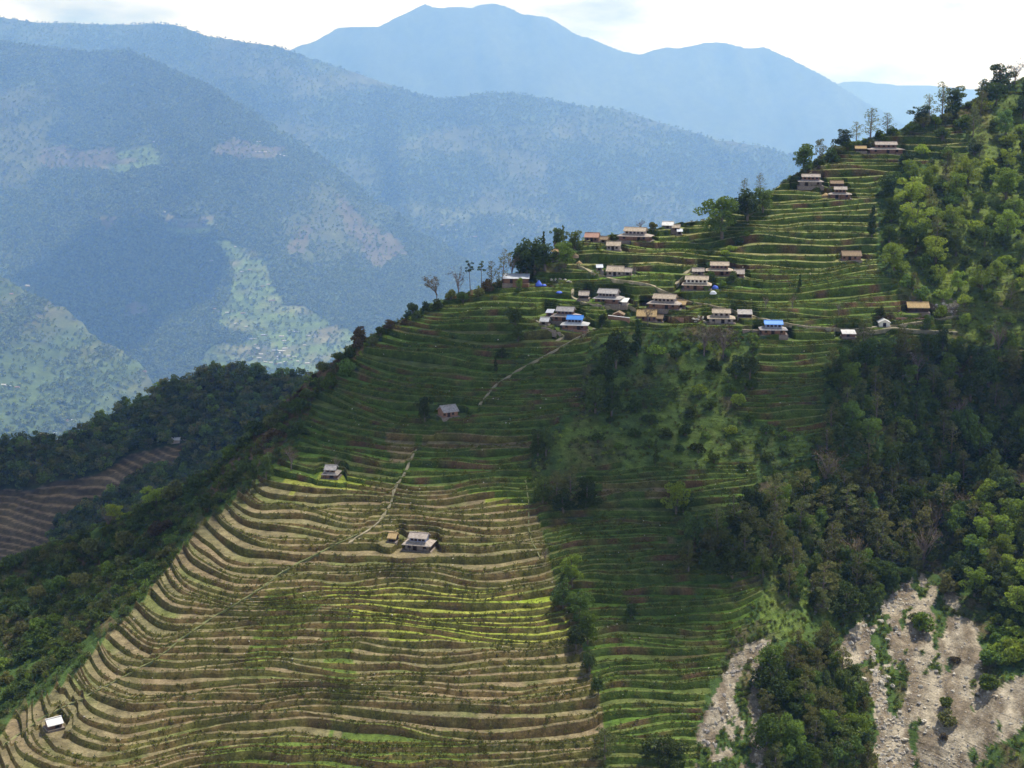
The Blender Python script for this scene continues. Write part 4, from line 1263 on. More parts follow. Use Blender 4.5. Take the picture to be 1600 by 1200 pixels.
HROOT = []
for hi_, h in enumerate(HOUSES):
    p = h['p']
    yaw = math.radians(h['yaw'])
    L, d = h['L'], h['d']
    cx = p[0] + math.sin(yaw) * -(d / 2) * 1.0
    cy = p[1] + math.cos(yaw) * (d / 2)
    zz = []
    for ax in (-.4, 0, .4):
        for ay in (-.45, -.2, .1):
            qx = cx + math.cos(yaw) * ax * L - math.sin(yaw) * ay * d
            qy = cy + math.sin(yaw) * ax * L + math.cos(yaw) * ay * d
            g = gz(qx, qy)
            if g is not None:
                zz.append(g)
    zb = min(p[2] + 1.2, max(p[2] - 1.0, float(np.percentile(zz, 45)))) if zz else p[2]
    root = link('house' if h['style'] != 'shed' or L > 5.5 else 'shed', None, None, (cx, cy, zb))
    root.rotation_euler = (0, 0, yaw)
    tag(root, h['label'], 'house' if L > 5.5 else 'hut', 'houses of the hill village')
    HROOT.append(root)
    rnd = random.Random(hi_ * 13 + 5)
    MB().box(-L / 2 - .1, L / 2 + .1, -d / 2 - .55, d / 2 + .3, -1.4, 0.22).build('plinth', M['stone_wall'], root)
    W, RF = M[h['wall']], M[h['roof']]
    st = h['style']
    if st == 'two':
        hl, hu = (2.05, 1.55) if L > 6 else (1.5, 1.1)
        ov = 0.95 if L > 6 else 0.5
        Lw, dw = L - 2 * ov * 0.85, d - 0.6
        MB().box(-Lw / 2, Lw / 2, -dw / 2, dw / 2, 0.22, hl + .1).build('wall', W, root)
        Lu = L * h['up'] - 0.9
        du = dw * 0.66
        zi, zo = hl + .55, hl - .12
        sk = MB()
        A = [(-L / 2, -d / 2 - ov * .6), (L / 2, -d / 2 - ov * .6), (L / 2, d / 2 + ov * .4), (-L / 2, d / 2 + ov * .4)]
        B = [(-Lu / 2, -du / 2), (Lu / 2, -du / 2), (Lu / 2, du / 2), (-Lu / 2, du / 2)]
        for i in range(4):
            j = (i + 1) % 4
            sk.slab([(*A[i], zo), (*A[j], zo), (*B[j], zi), (*B[i], zi)], 0.15)
        sk.build('lower_roof', M[h['skirt']], root)
        rise = 0.32 * (du + 1.2) / 2 * 1.6
        zu = hl + .3 + hu
        gable_wall(Lu, du, hl + .2, zu, rise * du / (du + 1.3)).build('upper_wall', M[h['upper']], root)
        r = gable_roof(Lu + 0.9, du, zu - .14, rise, 0.65, 0.17).build('roof', RF, root)
        MB().box(-Lu / 2 - .48, Lu / 2 + .48, -.16, .16, zu - .14 + rise - .02, zu - .14 + rise + .1).build('ridge_cap', RF, r)
        n = h['nw']
        for i in range(n):
            window(root, (-.5 + (i + .5) / n) * Lu * .94, -du / 2, hl + .85 if L > 6 else hl + .55, 0.62 if L > 6 else .45, 0.78 if L > 6 else .5)
        window(root, Lu / 2 + .002, -0.25, hl + 1.0, .01, .01) if False else None
        dx = rnd.uniform(-.2, .2) * Lw
        door(root, dx, -dw / 2, 0.22, h=min(1.75, hl - .4))
        for sx in (-.33, .33):
            if abs(sx * Lw - dx) > 1.2:
                window(root, sx * Lw, -dw / 2, 0.95, 0.7, 0.75)
        for i in range(5):
            x = (-.5 + i / 4) * (L - .5)
            MB().tube([(x, -d / 2 - ov * .45, 0.2), (x, -d / 2 - ov * .45, zo - .02)], [.075, .07], 6).build('post', M['wood'], root)
    elif st == 'shed':
        hw_ = 2.0 if L > 5.5 else 1.45
        Lw, dw = L - 0.7, d - 0.5
        rise = (dw / 2 + .5) * 0.62
        gable_wall(Lw, dw, 0.22, hw_, rise * dw / (dw + 1.0)).build('wall', W, root)
        r = gable_roof(L, dw, hw_ - .12, rise, 0.5, 0.24 if 'thatch' in h['roof'] else .14).build('roof', RF, root)
        MB().box(-L / 2 - .02, L / 2 + .02, -.17, .17, hw_ - .12 + rise - .02, hw_ - .12 + rise + .12).build('ridge_cap', RF, r)
        dx = rnd.uniform(-.15, .15) * Lw
        door(root, dx, -dw / 2, 0.22, 0.8, hw_ - .55)
        if L > 4.5:
            window(root, dx + .3 * Lw, -dw / 2, 0.85, .55, .55)
            window(root, dx - .3 * Lw, -dw / 2, 0.85, .55, .55)
    elif st == 'tin':
        hw_ = 2.1 if L > 5.5 else 1.4
        Lw, dw = L - 0.6, d - 0.6
        pitch = 0.9 if L > 5 else .6
        wl = MB()
        hx, hy = Lw / 2, dw / 2
        wl.poly([(-hx, -hy, .22), (hx, -hy, .22), (hx, -hy, hw_), (-hx, -hy, hw_)])
        wl.poly([(hx, hy, .22), (-hx, hy, .22), (-hx, hy, hw_ + pitch), (hx, hy, hw_ + pitch)])
        wl.poly([(hx, -hy, .22), (hx, hy, .22), (hx, hy, hw_ + pitch), (hx, -hy, hw_)])
        wl.poly([(-hx, hy, .22), (-hx, -hy, .22), (-hx, -hy, hw_), (-hx, hy, hw_ + pitch)])
        wl.build('wall', W, root)
        npan = max(2, int(L / 1.3))
        for i in range(npan):               # sheets of roofing lapped side by side
            x0, x1 = -L / 2 + L * i / npan, -L / 2 + L * (i + 1) / npan + .06
            zo_ = 0.03 * (i % 2)
            MB().slab([(x0, -d / 2 - .3, hw_ + zo_ - .1), (x1, -d / 2 - .3, hw_ + zo_ - .1), (x1, d / 2 + .3, hw_ + pitch + zo_ + .12), (x0, d / 2 + .3, hw_ + pitch + zo_ + .12)], .05).build('roof_sheet', RF, root)
        door(root, rnd.uniform(-.2, .2) * Lw, -dw / 2, .22, .8, hw_ - .45)
        if L > 5:
            for i in range(4):
                MB().tube([(-L / 2 + .3 + i * (L - .6) / 3, -d / 2 - .15, .2), (-L / 2 + .3 + i * (L - .6) / 3, -d / 2 - .15, hw_ - .14)], [.07, .06], 6).build('post', M['wood'], root)
    else:                                   # gable towards the viewer
        hw_ = 1.7
        Lw = L - 0.8
        rise = (L / 2) * 0.5
        q = gable_wall(d, Lw, 0.22, hw_, rise * Lw / L)
        q.v = [(y, -x, z) for x, y, z in q.v]
        q.build('wall', W, root)
        q = gable_roof(d + .7, Lw, hw_ - .12, rise, 0.4, .14)
        q.v = [(y, -x, z) for x, y, z in q.v]
        q.build('roof', RF, root)
        door(root, 0, -d / 2, .22, .85, 1.2)

# ------------------------------------------------------------------ trees and bushes that stand singly
ALLT = []


def put_tree(kind, u, v, hpx, label, group, cat='tree', name=None, wide=1.0, variant=None):
    g = ground(u, v)
    if g is None:
        g = hill_pt(np.array([float(u)]), np.array([float(v)]))[0]
    return put_tree_at(kind, g, hpx * g[1] / F, label, group, cat, name, wide, variant)


def put_tree_at(kind, g, height, label, group, cat='tree', name=None, wide=1.0, variant=None):
    tm, cm = PROTO[kind][variant if variant is not None else random.randrange(len(PROTO[kind]))]
    s = height / HT[kind]
    r = link(name or {'pine': 'pine_tree', 'bare': 'bare_tree', 'lean': 'leaning_tree'}.get(kind, 'tree'), None, None, tuple(g))
    r.rotation_euler = (random.uniform(-.05, .05), random.uniform(-.05, .05), random.uniform(0, 6.28) if kind != 'lean' else 0.0)
    r.scale = (s * wide, s * wide, s)
    link('trunk', tm, r)
    link('crown', cm, r)
    tag(r, label, cat, group)
    ALLT.append(r)
    return r


RT = 'trees along the ridge'
SINGLE = [
    ('lean', 682, 469, 38, 1.0, 'lone leaning tree with brownish crown on the bare left ridge', RT),
    ('pine', 735, 456, 50, .9, 'tall thin pine with a flat top, leftmost of the ridge pines', RT),
    ('pine', 752, 451, 44, .9, 'thin pine with flat top close right of the leftmost ridge pine', RT),
    ('airy', 768, 446, 42, 1.0, 'loose green tree between the ridge pines and the tin roofed house', RT),
    ('airy', 785, 440, 52, .9, 'tallest airy tree on the ridge behind the grey tin roof', RT),
    ('bare', 716, 463, 42, .8, 'almost bare tree on the ridge right of the leaning tree', RT),
    ('bare', 800, 436, 38, .8, 'bare trunked tree right behind the grey tin roofed house', RT),
    ('dark', 815, 428, 50, 1.2, 'dark round tree at the left end of the village clump', RT),
    ('dark', 836, 428, 60, 1.15, 'tallest dark tree in the clump above the tin roofed house', RT),
    ('dark', 824, 432, 40, 1.3, 'low dark tree in front of the village clump', RT),
    ('broad', 852, 424, 48, 1.1, 'green tree at the right end of the village clump', RT),
    ('broad', 884, 416, 40, 1.3, 'wide green tree beside the small thatched house', RT),
    ('dark', 898, 392, 34, 1.3, 'dark tree left of the red roofed hut', RT),
    ('dark', 871, 384, 30, 1.1, 'dark tree on the skyline behind the reddish hut', RT),
    ('slim', 849, 388, 28, .9, 'slim dark tree standing on the skyline above the village clump', RT),
    ('slim', 879, 380, 30, .8, 'narrow upright tree on the skyline behind the village', RT),
    ('bare', 1001, 362, 18, 1.2, 'small bare tree behind the large ridge house', RT),
    ('broad', 1128, 372, 66, 1.3, 'large bushy tree at the top of the hedge between terraces', RT),
    ('dark', 1168, 345, 52, 1.4, 'broad dark tree right of the large bushy tree on the hill edge', RT),
    ('broad', 1192, 330, 36, 1.4, 'low spreading tree at the hill edge below the straw heap', RT),
    ('airy', 1162, 306, 28, 1.1, 'faint airy tree on the skyline above the dark hill edge trees', RT),
    ('airy', 1188, 300, 30, 1.1, 'faint airy tree on the skyline left of the second highest house', RT),
    ('broad', 1256, 268, 42, 1.3, 'bushy tree against the blue mountain beside the second highest house', RT),
    ('feather', 1281, 254, 38, .9, 'grey green tree next to the ridge path', RT),
    ('dark', 1316, 229, 28, 1.3, 'dark round tree on the ridge left of the highest house', RT),
    ('pine', 1300, 240, 22, .8, 'tiny slim pine on the ridge path', RT),
    ('airy', 1338, 219, 30, 1.2, 'airy tree behind the orange thatched shelter', RT),
    ('airy', 1360, 214, 46, 1.3, 'see through tree on the ridge above the highest house', RT),
    ('airy', 1386, 208, 33, 1.35, 'round topped airy tree on the ridge right of the highest house', RT),
    ('dark', 1441, 194, 30, 1.6, 'dark low tree on the upper ridge', RT),
    ('airy', 1452, 190, 44, 1.0, 'loose leafed tree on the upper ridge, left of a pair', RT),
    ('airy', 1472, 182, 54, 1.0, 'tallest loose tree on the upper ridge', RT),
    ('broad', 1488, 176, 40, 1.3, 'dense bush like tree on the upper ridge', RT),
    ('dark', 1540, 152, 28, 1.6, 'dark tree below the hill top', RT),
    ('dark', 1562, 143, 44, 1.3, 'dark tree crowning the hill top', RT),
    ('bare', 1586, 132, 34, 1.0, 'sparse tree at the hill top by the picture edge', RT),
    ('dark', 806, 512, 36, 1.2, 'dark tree on the shaded terraces left of the village foot', 'trees on the terraces'),
    ('dark', 810, 534, 28, 1.4, 'round dark tree just below the one left of the village foot', 'trees on the terraces'),
    ('slim', 775, 582, 28, .9, 'small slim dark tree in the middle of the shaded terraces', 'trees on the terraces'),
    ('dark', 784, 560, 18, 1.4, 'little dark tree above the slim tree on shaded terraces', 'trees on the terraces'),
    ('dark', 664, 658, 40, .95, 'dark upright tree left of the lone brick hut', 'trees on the terraces'),
    ('dark', 840, 712, 46, 1.0, 'dark pair tree at the end of the brown path terrace, left one', 'trees on the terraces'),
    ('dark', 853, 712, 50, .8, 'dark pair tree at the end of the brown path terrace, right one', 'trees on the terraces'),
    ('slim', 398, 752, 44, 1.1, 'dark slim tree left of the lone shaded hut', 'trees on the terraces'),
    ('dark', 416, 748, 46, .9, 'dark tree close left of the lone shaded hut', 'trees on the terraces'),
    ('bare', 455, 735, 40, 1.0, 'bare branching tree near the lone shaded hut', 'trees on the terraces'),
    ('bare', 525, 742, 30, .9, 'bare tree behind the lone shaded hut', 'trees on the terraces'),
    ('dark', 945, 605, 60, 1.0, 'tall dark tree at the left edge of the wild hollow', 'trees in the wild hollow'),
    ('dark', 962, 575, 62, 1.1, 'dark tree below the white walled yard', 'trees in the wild hollow'),
    ('slim', 995, 556, 62, 1.0, 'tall narrow dark tree below the thatched barn', 'trees in the wild hollow'),
    ('dark', 930, 645, 62, 1.1, 'dark tree standing lowest along the left edge of the hollow', 'trees in the wild hollow'),
    ('dark', 955, 650, 58, 1.0, 'dark tree right of the lowest hollow edge tree', 'trees in the wild hollow'),
    ('dark', 940, 512, 26, .9, 'small dark tree between the blue roof and the white yard', 'trees in the wild hollow'),
    ('dark', 1172, 592, 44, 1.0, 'round dark tree on the right of the wild hollow', 'trees in the wild hollow'),
    ('dark', 1150, 590, 38, 1.0, 'dark tree paired with the round one right of the hollow', 'trees in the wild hollow'),
    ('bare', 1100, 555, 50, 1.1, 'brown thinly leafed tree at the top of the hollow', 'trees in the wild hollow'),
    ('bare', 1130, 560, 52, 1.1, 'brown twiggy tree below the house by the white boulders', 'trees in the wild hollow'),
    ('slim', 1024, 726, 44, .8, 'thin dark tree alone on the grass below the hollow', 'trees in the wild hollow'),
    ('bright', 1056, 802, 54, 1.1, 'bright green tree on the shaded lower terraces', 'trees in the wild hollow'),
    ('dark', 1068, 800, 34, 1.3, 'dark low tree leaning on the bright green one', 'trees in the wild hollow'),
    ('feather', 868, 790, 58, 1.1, 'grey green tree in the grove on the shaded terraces, left one', 'grove on the shaded terraces'),
    ('feather', 892, 792, 62, 1.1, 'grey green tree in the middle of the grove on the shaded terraces', 'grove on the shaded terraces'),
    ('dark', 916, 794, 54, 1.2, 'dark tree at the right end of the grove on the shaded terraces', 'grove on the shaded terraces'),
    ('dark', 848, 785, 44, 1.2, 'dark tree at the left end of the grove on the shaded terraces', 'grove on the shaded terraces'),
    ('dark', 880, 800, 40, 1.4, 'low dark tree in front of the grove on the shaded terraces', 'grove on the shaded terraces'),
    ('bare', 852, 878, 22, 1.1, 'small bare brown tree at the field corner above the gully', 'trees in the gully'),
    ('bright', 893, 915, 52, 1.0, 'bright tree at the head of the gully beside the brown fields', 'trees in the gully'),
    ('dark', 880, 950, 48, 1.2, 'dark tree in the gully beside the yellow green fields', 'trees in the gully'),
    ('broad', 905, 968, 50, 1.1, 'green tree in the gully beside the yellow green fields', 'trees in the gully'),
    ('broad', 918, 1005, 56, .9, 'tall green tree in the middle of the gully', 'trees in the gully'),
    ('dark', 900, 1015, 44, 1.1, 'dark tree left in the middle of the gully', 'trees in the gully'),
    ('dark', 922, 1050, 40, 1.0, 'dark narrow tree in the lower gully', 'trees in the gully'),
    ('dark', 935, 1085, 36, 1.0, 'dark small tree lower down in the gully', 'trees in the gully'),
    ('feather', 945, 1185, 60, 1.3, 'dim olive tree at the bottom edge below the gully', 'trees in the gully'),
    ('dark', 1040, 1195, 56, 1.6, 'wide dark tree at the bottom edge below dark terraces', 'trees in the gully'),
    ('dark', 985, 965, 26, 1.2, 'small dark tree on the dark green terraces', 'trees on the terraces'),
    ('slim', 1249, 450, 24, .9, 'small dark tree alone on the wide village terraces', 'trees on the terraces'),
    ('slim', 1362, 370, 52, 1.0, 'dark column shaped tree at the edge of the upper wood', 'trees on the terraces'),
    ('bare', 1196, 482, 20, 1.0, 'bare tree on the bank beside the village path, left of two', 'trees on the terraces'),
    ('bare', 1238, 482, 22, 1.0, 'bare tree on the bank beside the village path, right of two', 'trees on the terraces'),
    ('bare', 1310, 492, 20, 1.0, 'bare shrub like tree left of the white gabled hut', 'trees on the terraces'),
    ('dark', 1376, 497, 20, 1.2, 'dark tree directly behind the white gabled hut', 'trees on the terraces'),
    ('bare', 1425, 482, 24, 1.0, 'twiggy tree in front of the thatched barn by the landslip', 'trees on the terraces'),
    ('broad', 1448, 520, 30, 1.0, 'green tree on the grass right of the white gabled hut', 'trees on the terraces'),
    ('dark', 1473, 545, 34, 1.1, 'dark tree at the upper rim of the big wood', 'trees on the terraces'),
    ('broad', 812, 452, 18, 1.1, 'small green tree in front of the tin roofed house', 'trees on the terraces'),
    ('bare', 992, 431, 16, 1.0, 'small bare tree below the pale house at the path', 'trees on the terraces'),
    ('bare', 1012, 506, 26, 1.2, 'dark twiggy tree in front of the golden thatched barn', 'trees in the wild hollow'),
    ('bright', 180, 812, 26, 1.6, 'yellow green tree on the left shoulder near the bare branches', 'shoulder trees'),
    ('bright', 245, 790, 34, 1.5, 'yellow green tree on the left shoulder skyline', 'shoulder trees'),
    ('bare', 170, 830, 34, 1.0, 'bare crooked tree on the left shoulder skyline', 'shoulder trees'),
    ('bright', 1060, 790, 40, .8, 'pale green upright tree behind the bright one on shaded terraces', 'trees in the wild hollow'),
]
for kind, u, v, hp, wd_, lab, grp in SINGLE:
    put_tree(kind, u, v, hp, lab, grp, wide=wd_)


def poisson(poly, dist, seed, tries=4000):
    rng = np.random.default_rng(seed)
    a = np.array(poly)
    out = []
    for _ in range(tries):
        u = rng.uniform(a[:, 0].min(), a[:, 0].max())
        v = rng.uniform(a[:, 1].min(), a[:, 1].max())
        if not in_poly(np.array([u]), np.array([v]), poly)[0]:
            continue
        if all((u - q[0]) ** 2 + ((v - q[1]) * 1.3) ** 2 > dist * dist for q in out):
            out.append((u, v))
    out.sort(key=lambda q: q[1])
    return out


WOODS = [
    ('big shaded wood below the path', [(1300, 580), (1345, 545), (1470, 560), (1620, 560), (1620, 770), (1500, 850), (1380, 760), (1290, 720)], 33,
     [('dark', .30), ('feather', .34), ('broad', .16), ('airy', .12), ('bare', .08)], (38, 58), 'crowded tree in the big shaded wood below the village path'),
    ('olive grove above the landslide', [(1050, 880), (1185, 810), (1290, 760), (1380, 790), (1480, 800), (1455, 880), (1340, 975), (1290, 975), (1190, 905), (1080, 905)], 33,
     [('feather', .6), ('dark', .14), ('airy', .2), ('bare', .06)], (52, 76), 'tall olive tree in the grove above the pale landslide'),
    ('trees between the landslides', [(1200, 1040), (1290, 1010), (1345, 1090), (1360, 1215), (1195, 1215)], 34,
     [('feather', .7), ('broad', .2), ('dark', .1)], (52, 80), 'olive tree growing between the two pale landslides'),
    ('bright trees beside the landslide', [(1490, 850), (1530, 800), (1620, 770), (1620, 965), (1550, 960), (1500, 920)], 30,
     [('bright', .5), ('broad', .25), ('dark', .25)], (36, 58), 'sunlit tree at the right edge beside the landslide'),
    ('upper sunlit wood', [(1385, 290), (1440, 262), (1510, 250), (1530, 165), (1620, 140), (1620, 490), (1500, 470), (1400, 450), (1380, 350)], 36,
     [('bright', .55), ('broad', .25), ('dark', .08), ('feather', .12)], (28, 50), 'tree in the sunlit wood right of the upper terraces'),  # bright leaf colour favoured here to stand in for sunlight
    ('trees in the wild hollow', [(1000, 560), (1190, 560), (1140, 660), (1270, 720), (1260, 770), (1160, 750), (1080, 720), (960, 680)], 50,
     [('dark', .55), ('bright', .18), ('broad', .27)], (28, 48), 'tree among the scrub of the wild hollow below the village'),
]
WREC, BREC, FREC = [], [], []
KWORD = {'dark': 'dark', 'broad': 'mid green', 'bright': 'bright green', 'feather': 'olive', 'airy': 'thin olive', 'olive': 'olive', 'mid': 'mid green', 'brown': 'brownish', 'bare': 'thin brown'}


ORD = ['', 'second ', 'third ', 'fourth ', 'fifth ', 'sixth ', 'seventh ', 'eighth ', 'ninth ', 'tenth ', 'eleventh ', 'twelfth ', 'thirteenth ', 'fourteenth ', 'fifteenth ', 'sixteenth ', 'seventeenth ', 'eighteenth ', 'nineteenth ', 'twentieth ']


def relabel(recs, noun, areas):
    """tell look-alikes apart by colour, by where they stand in their wood and by size there"""
    cells = {}
    for grp in {r[5] for r in recs}:
        rs = [r for r in recs if r[5] == grp]
        us = sorted(r[1] for r in rs)
        vs = sorted(r[2] for r in rs)
        for r in rs:
            cu = min(3, int(4 * us.index(r[1]) / len(us)))
            cv = min(3, int(4 * vs.index(r[2]) / len(vs)))
            cells.setdefault((grp, cu, cv, r[4]), []).append(r)
    RK = {1: [''], 2: ['larger ', 'smaller '], 3: ['largest ', 'middle sized ', 'smallest ']}
    for (grp, cu, cv, kw), rs in cells.items():
        rs.sort(key=lambda r: -r[3])
        for i, r in enumerate(rs):
            w = RK[len(rs)][i] if len(rs) <= 3 else ('smallest ' if i == len(rs) - 1 else ORD[min(i, len(ORD) - 1)] + 'largest ')
            row = ['top', 'upper middle', 'lower middle', 'bottom'][cv]
            colw = ['left side', 'left centre', 'right centre', 'right side'][cu]
            r[0]['label'] = (w + kw + ' ' + noun + ', ' + row + ' ' + colw + ' of ' + areas[grp]).strip()


for wi, (grp, poly, dist, mix, hr, lab) in enumerate(WOODS):
    for (u, v) in poisson(poly, dist, 400 + wi):
        if len(ALLT) >= 299:
            break
        kinds = [k for k, w in mix]
        k = random.choices(kinds, [w for _, w in mix])[0]
        hp = random.uniform(*hr)
        WREC.append((put_tree(k, u, v, hp, lab, grp, wide=random.uniform(.9, 1.3)), u, v, hp, KWORD[k], grp))
relabel(WREC, 'tree', {'big shaded wood below the path': 'the big shaded wood', 'olive grove above the landslide': 'the grove above the landslide', 'trees between the landslides': 'the trees between the landslides',
                       'bright trees beside the landslide': 'the wood by the landslide', 'upper sunlit wood': 'the upper sunlit wood', 'trees in the wild hollow': 'the wild hollow'})
NB = 0


def put_bush(kind, u, v, wpx, label, group):
    global NB
    g = ground(u, v)
    if g is None:
        return None
    s = wpx * g[1] / F / 3.2
    o = link('bush', random.choice(BUSH[kind]), None, tuple(g))
    o.rotation_euler = (0, 0, random.uniform(0, 6.28))
    o.scale = (s, s, s * random.uniform(.75, 1.15))
    tag(o, label, 'bush', group)
    NB += 1
    return o


for u, v, w, k, lab in [
    (562, 536, 34, 'brown', 'brown bush on the left ridge edge, lower of a pair'), (590, 516, 36, 'olive', 'grey bush leaning on the left ridge edge'), (604, 506, 22, 'dark', 'dark upright bush on the left ridge edge'),
    (645, 490, 22, 'dark', 'small dark bush on the ridge left of the leaning tree'), (630, 494, 16, 'brown', 'smallest brown bush on the ridge left of the leaning tree'),
    (1495, 1000, 0, 'olive', ''), (1440, 985, 40, 'mid', 'green bush patch in the upper landslide'), (1432, 975, 30, 'olive', 'olive bush at the top of the landslide patch'),
    (1480, 1130, 34, 'olive', 'olive bush in the middle of the landslide'), (1478, 1105, 26, 'dark', 'darker bush above the olive one in the landslide'), (1492, 1035, 20, 'brown', 'brown bush high in the landslide'),
    (1475, 1155, 18, 'brown', 'small brown bush below the olive one in the landslide'), (1545, 1075, 40, 'mid', 'green bush at the right rim of the landslide'), (1550, 1040, 44, 'mid', 'larger green bush at the right rim of the landslide'),
    (1480, 925, 46, 'olive', 'olive bush at the head of the landslide'), (1500, 905, 40, 'olive', 'pale bush above the landslide head'),
    (1035, 352, 22, 'mid', 'rounded green bush right of the large ridge house'), (1020, 357, 16, 'olive', 'smaller bush beside the rounded green bush on the ridge'),
    (1203, 297, 14, 'olive', 'small bush on the skyline by the straw heap'), (1060, 470, 12, 'dark', 'small bush behind the thatched shed'),
    (1145, 440, 18, 'dark', 'dark bush in front of the brown annex'), (1130, 448, 12, 'mid', 'bush beside the laundry')]:
    if w:
        put_bush(k, u, v, w, lab, 'bushes')
BW = [
    ('bushes on the left shoulder', [(0, 890), (120, 850), (250, 790), (330, 740), (430, 650), (540, 575), (560, 585), (500, 640), (450, 700), (350, 785), (280, 850), (230, 910), (120, 1020), (0, 1120)], 25, [('dark', .5), ('olive', .28), ('brown', .06), ('mid', .16)], (20, 40), 'bush in the dark scrub of the left shoulder'),
    ('bushes in the wild hollow', [(960, 545), (1190, 540), (1200, 580), (1150, 650), (1280, 700), (1270, 790), (1150, 730), (930, 700), (920, 640)], 30, [('dark', .5), ('mid', .35), ('bright', .15)], (14, 28), 'bush in the wild hollow below the village'),
    ('bushes beside the landslide', [(1540, 985), (1620, 960), (1620, 1030), (1560, 1040)], 17, [('mid', .6), ('bright', .4)], (22, 36), 'bush on the right bank of the landslide'),
    ('bushes in the upper wood', [(1380, 280), (1530, 170), (1620, 150), (1620, 540), (1480, 520), (1400, 440)], 32, [('mid', .45), ('bright', .4), ('dark', .15)], (18, 32), 'bush under the trees of the sunlit upper wood'),
    ('ridge bushes', [(430, 645), (500, 584), (560, 540), (620, 503), (700, 468), (780, 446), (780, 456), (700, 482), (620, 516), (560, 556), (500, 604), (440, 660)], 15, [('dark', .4), ('olive', .3), ('brown', .3)], (12, 26), 'bush along the left ridge'),
    ('upper ridge bushes', [(1240, 280), (1300, 241), (1430, 199), (1530, 156), (1535, 166), (1430, 210), (1300, 254), (1248, 290)], 17, [('dark', .35), ('olive', .35), ('mid', .3)], (12, 26), 'bush along the upper ridge'),
    ('hedge bushes', [(1085, 452), (1100, 430), (1150, 375), (1170, 365), (1135, 415), (1105, 455)], 13, [('mid', .5), ('bright', .5)], (12, 18), 'bush in the hedge climbing between the village terraces'),
]
for bi, (grp, poly, dist, mix, wr, lab) in enumerate(BW):
    for (u, v) in poisson(poly, dist, 500 + bi):
        if NB >= 295:
            break
        k = random.choices([a for a, b in mix], [b for a, b in mix])[0]
        wp = random.uniform(*wr)
        o = put_bush(k, u, v, wp, lab, grp)
        if o is not None:
            BREC.append((o, u, v, wp, KWORD[k], grp))
relabel(BREC, 'bush', {'bushes on the left shoulder': 'the left shoulder scrub', 'bushes in the wild hollow': 'the wild hollow', 'bushes beside the landslide': 'the right landslide bank',
                       'bushes in the upper wood': 'the upper wood', 'hedge bushes': 'the village hedge', 'ridge bushes': 'the left ridge skyline', 'upper ridge bushes': 'the upper ridge skyline'})
# past 300 single trees the rest of the woods is one mass
fill_p, fill_s = [], []
for wi, (grp, poly, dist, mix, hr, lab) in enumerate(WOODS):
    if wi in (4, 5):
        continue
    for (u, v) in poisson(poly, dist * .62, 450 + wi):
        g = ground(u, v)
        if g is not None:
            fill_p.append(g)
            fill_s.append(random.uniform(*hr) * random.uniform(.4, .85) * g[1] / F / 10.5)
instancer('wood', fill_p, fill_s, [PROTO[k][i][1] for k in ('dark', 'broad', 'feather') for i in (0, 1)], 460, 'lower trees filling the gaps of the woods on the hill', 'wood')

# ------------------------------------------------------------------ undergrowth, grass on the banks, rubble: uncountable stuff


def tuft_mesh(seed, mat, n=9, size=0.22):
    rng = np.random.default_rng(seed)
    cen = rng.normal(size=(n, 3)) * np.array([.28, .28, .14]) + np.array([0, 0, .2])
    v, f = quads(cen, size, rng)
    return mesh_from_arrays('tuft', v, f, [M[mat]])


def sample_uv(n, seed, vmin=120):
    rng = np.random.default_rng(seed)
    rr = rng.integers(0, NR - 1, n)
    cc = rng.integers(0, nx - 1, n)
    fr = rng.random((n, 2))
    a = VV[rr * nx + cc]
    b = VV[rr * nx + cc + 1]
    c = VV[(rr + 1) * nx + cc]
    p = a + (b - a) * fr[:, :1] + (c - a) * fr[:, 1:]
    u, v = proj(p)
    kx = rr // 4
    ok = (u > -40) & (u < 1640) & (v < 1230) & (ZK[kx, cc] < ZT[0, cc] + 1.5)
    return p[ok], u[ok], v[ok], rr[ok], cc[ok]


p, u, v, rr, cc = sample_uv(330000, 601)
tm_ = TM[rr // 4, cc]
sm_ = S4[rr // 4, rr % 4, cc]
strip = rr % 4
rv = np.random.default_rng(602).random(len(p))
den = fbm(p[:, 0] / 9, p[:, 2] / 3, 603, 3)
bank = tm_ & (strip > 0) & (rv < 0.50 + 0.5 * den)
weed = tm_ & (strip == 0) & soft_poly(u, v, WEEDY, 12, 54)
sel = bank | weed
instancer('bank_grass', p[sel], np.random.default_rng(604).uniform(.5, 1.15, sel.sum()), [tuft_mesh(i, 'tuft') for i in range(4)], 605, 'ragged grass and weeds on the terrace banks', 'grass')
wildm = (~tm_) & (~sm_)
wsel = wildm & (rv < np.clip(0.5 + 0.8 * den, 0.12, 0.95))
bigm = [bush_proto(800 + i, m_, 120) for i, m_ in enumerate(('leaf_mid', 'leaf_mid', 'leaf_dark', 'leaf_olive', 'leaf_bright'))]
shoulder = soft_poly(u, v, [[(-60, 880), (120, 840), (250, 780), (330, 730), (430, 640), (540, 565), (575, 590), (510, 660), (465, 715), (405, 762), (345, 815), (295, 860), (255, 915), (130, 1065), (0, 1160), (-60, 1190)]], 8, 58)
w1 = wsel & ~shoulder & (rv < np.where(soft_poly(u, v, GRASS, 14, 59), .2, .62))
w2 = wsel & shoulder
instancer('undergrowth', p[w1], np.random.default_rng(606).uniform(.16, .55, w1.sum()), bigm, 607, 'green undergrowth covering the wild parts of the hill', 'undergrowth')
instancer('undergrowth', p[w2], np.random.default_rng(608).uniform(.35, .95, w2.sum()), [bush_proto(820 + i, m_, 120) for i, m_ in enumerate(('leaf_dark', 'leaf_dark', 'leaf_olive', 'leaf_mid'))], 609, 'dark scrub covering the left shoulder of the hill', 'scrub')


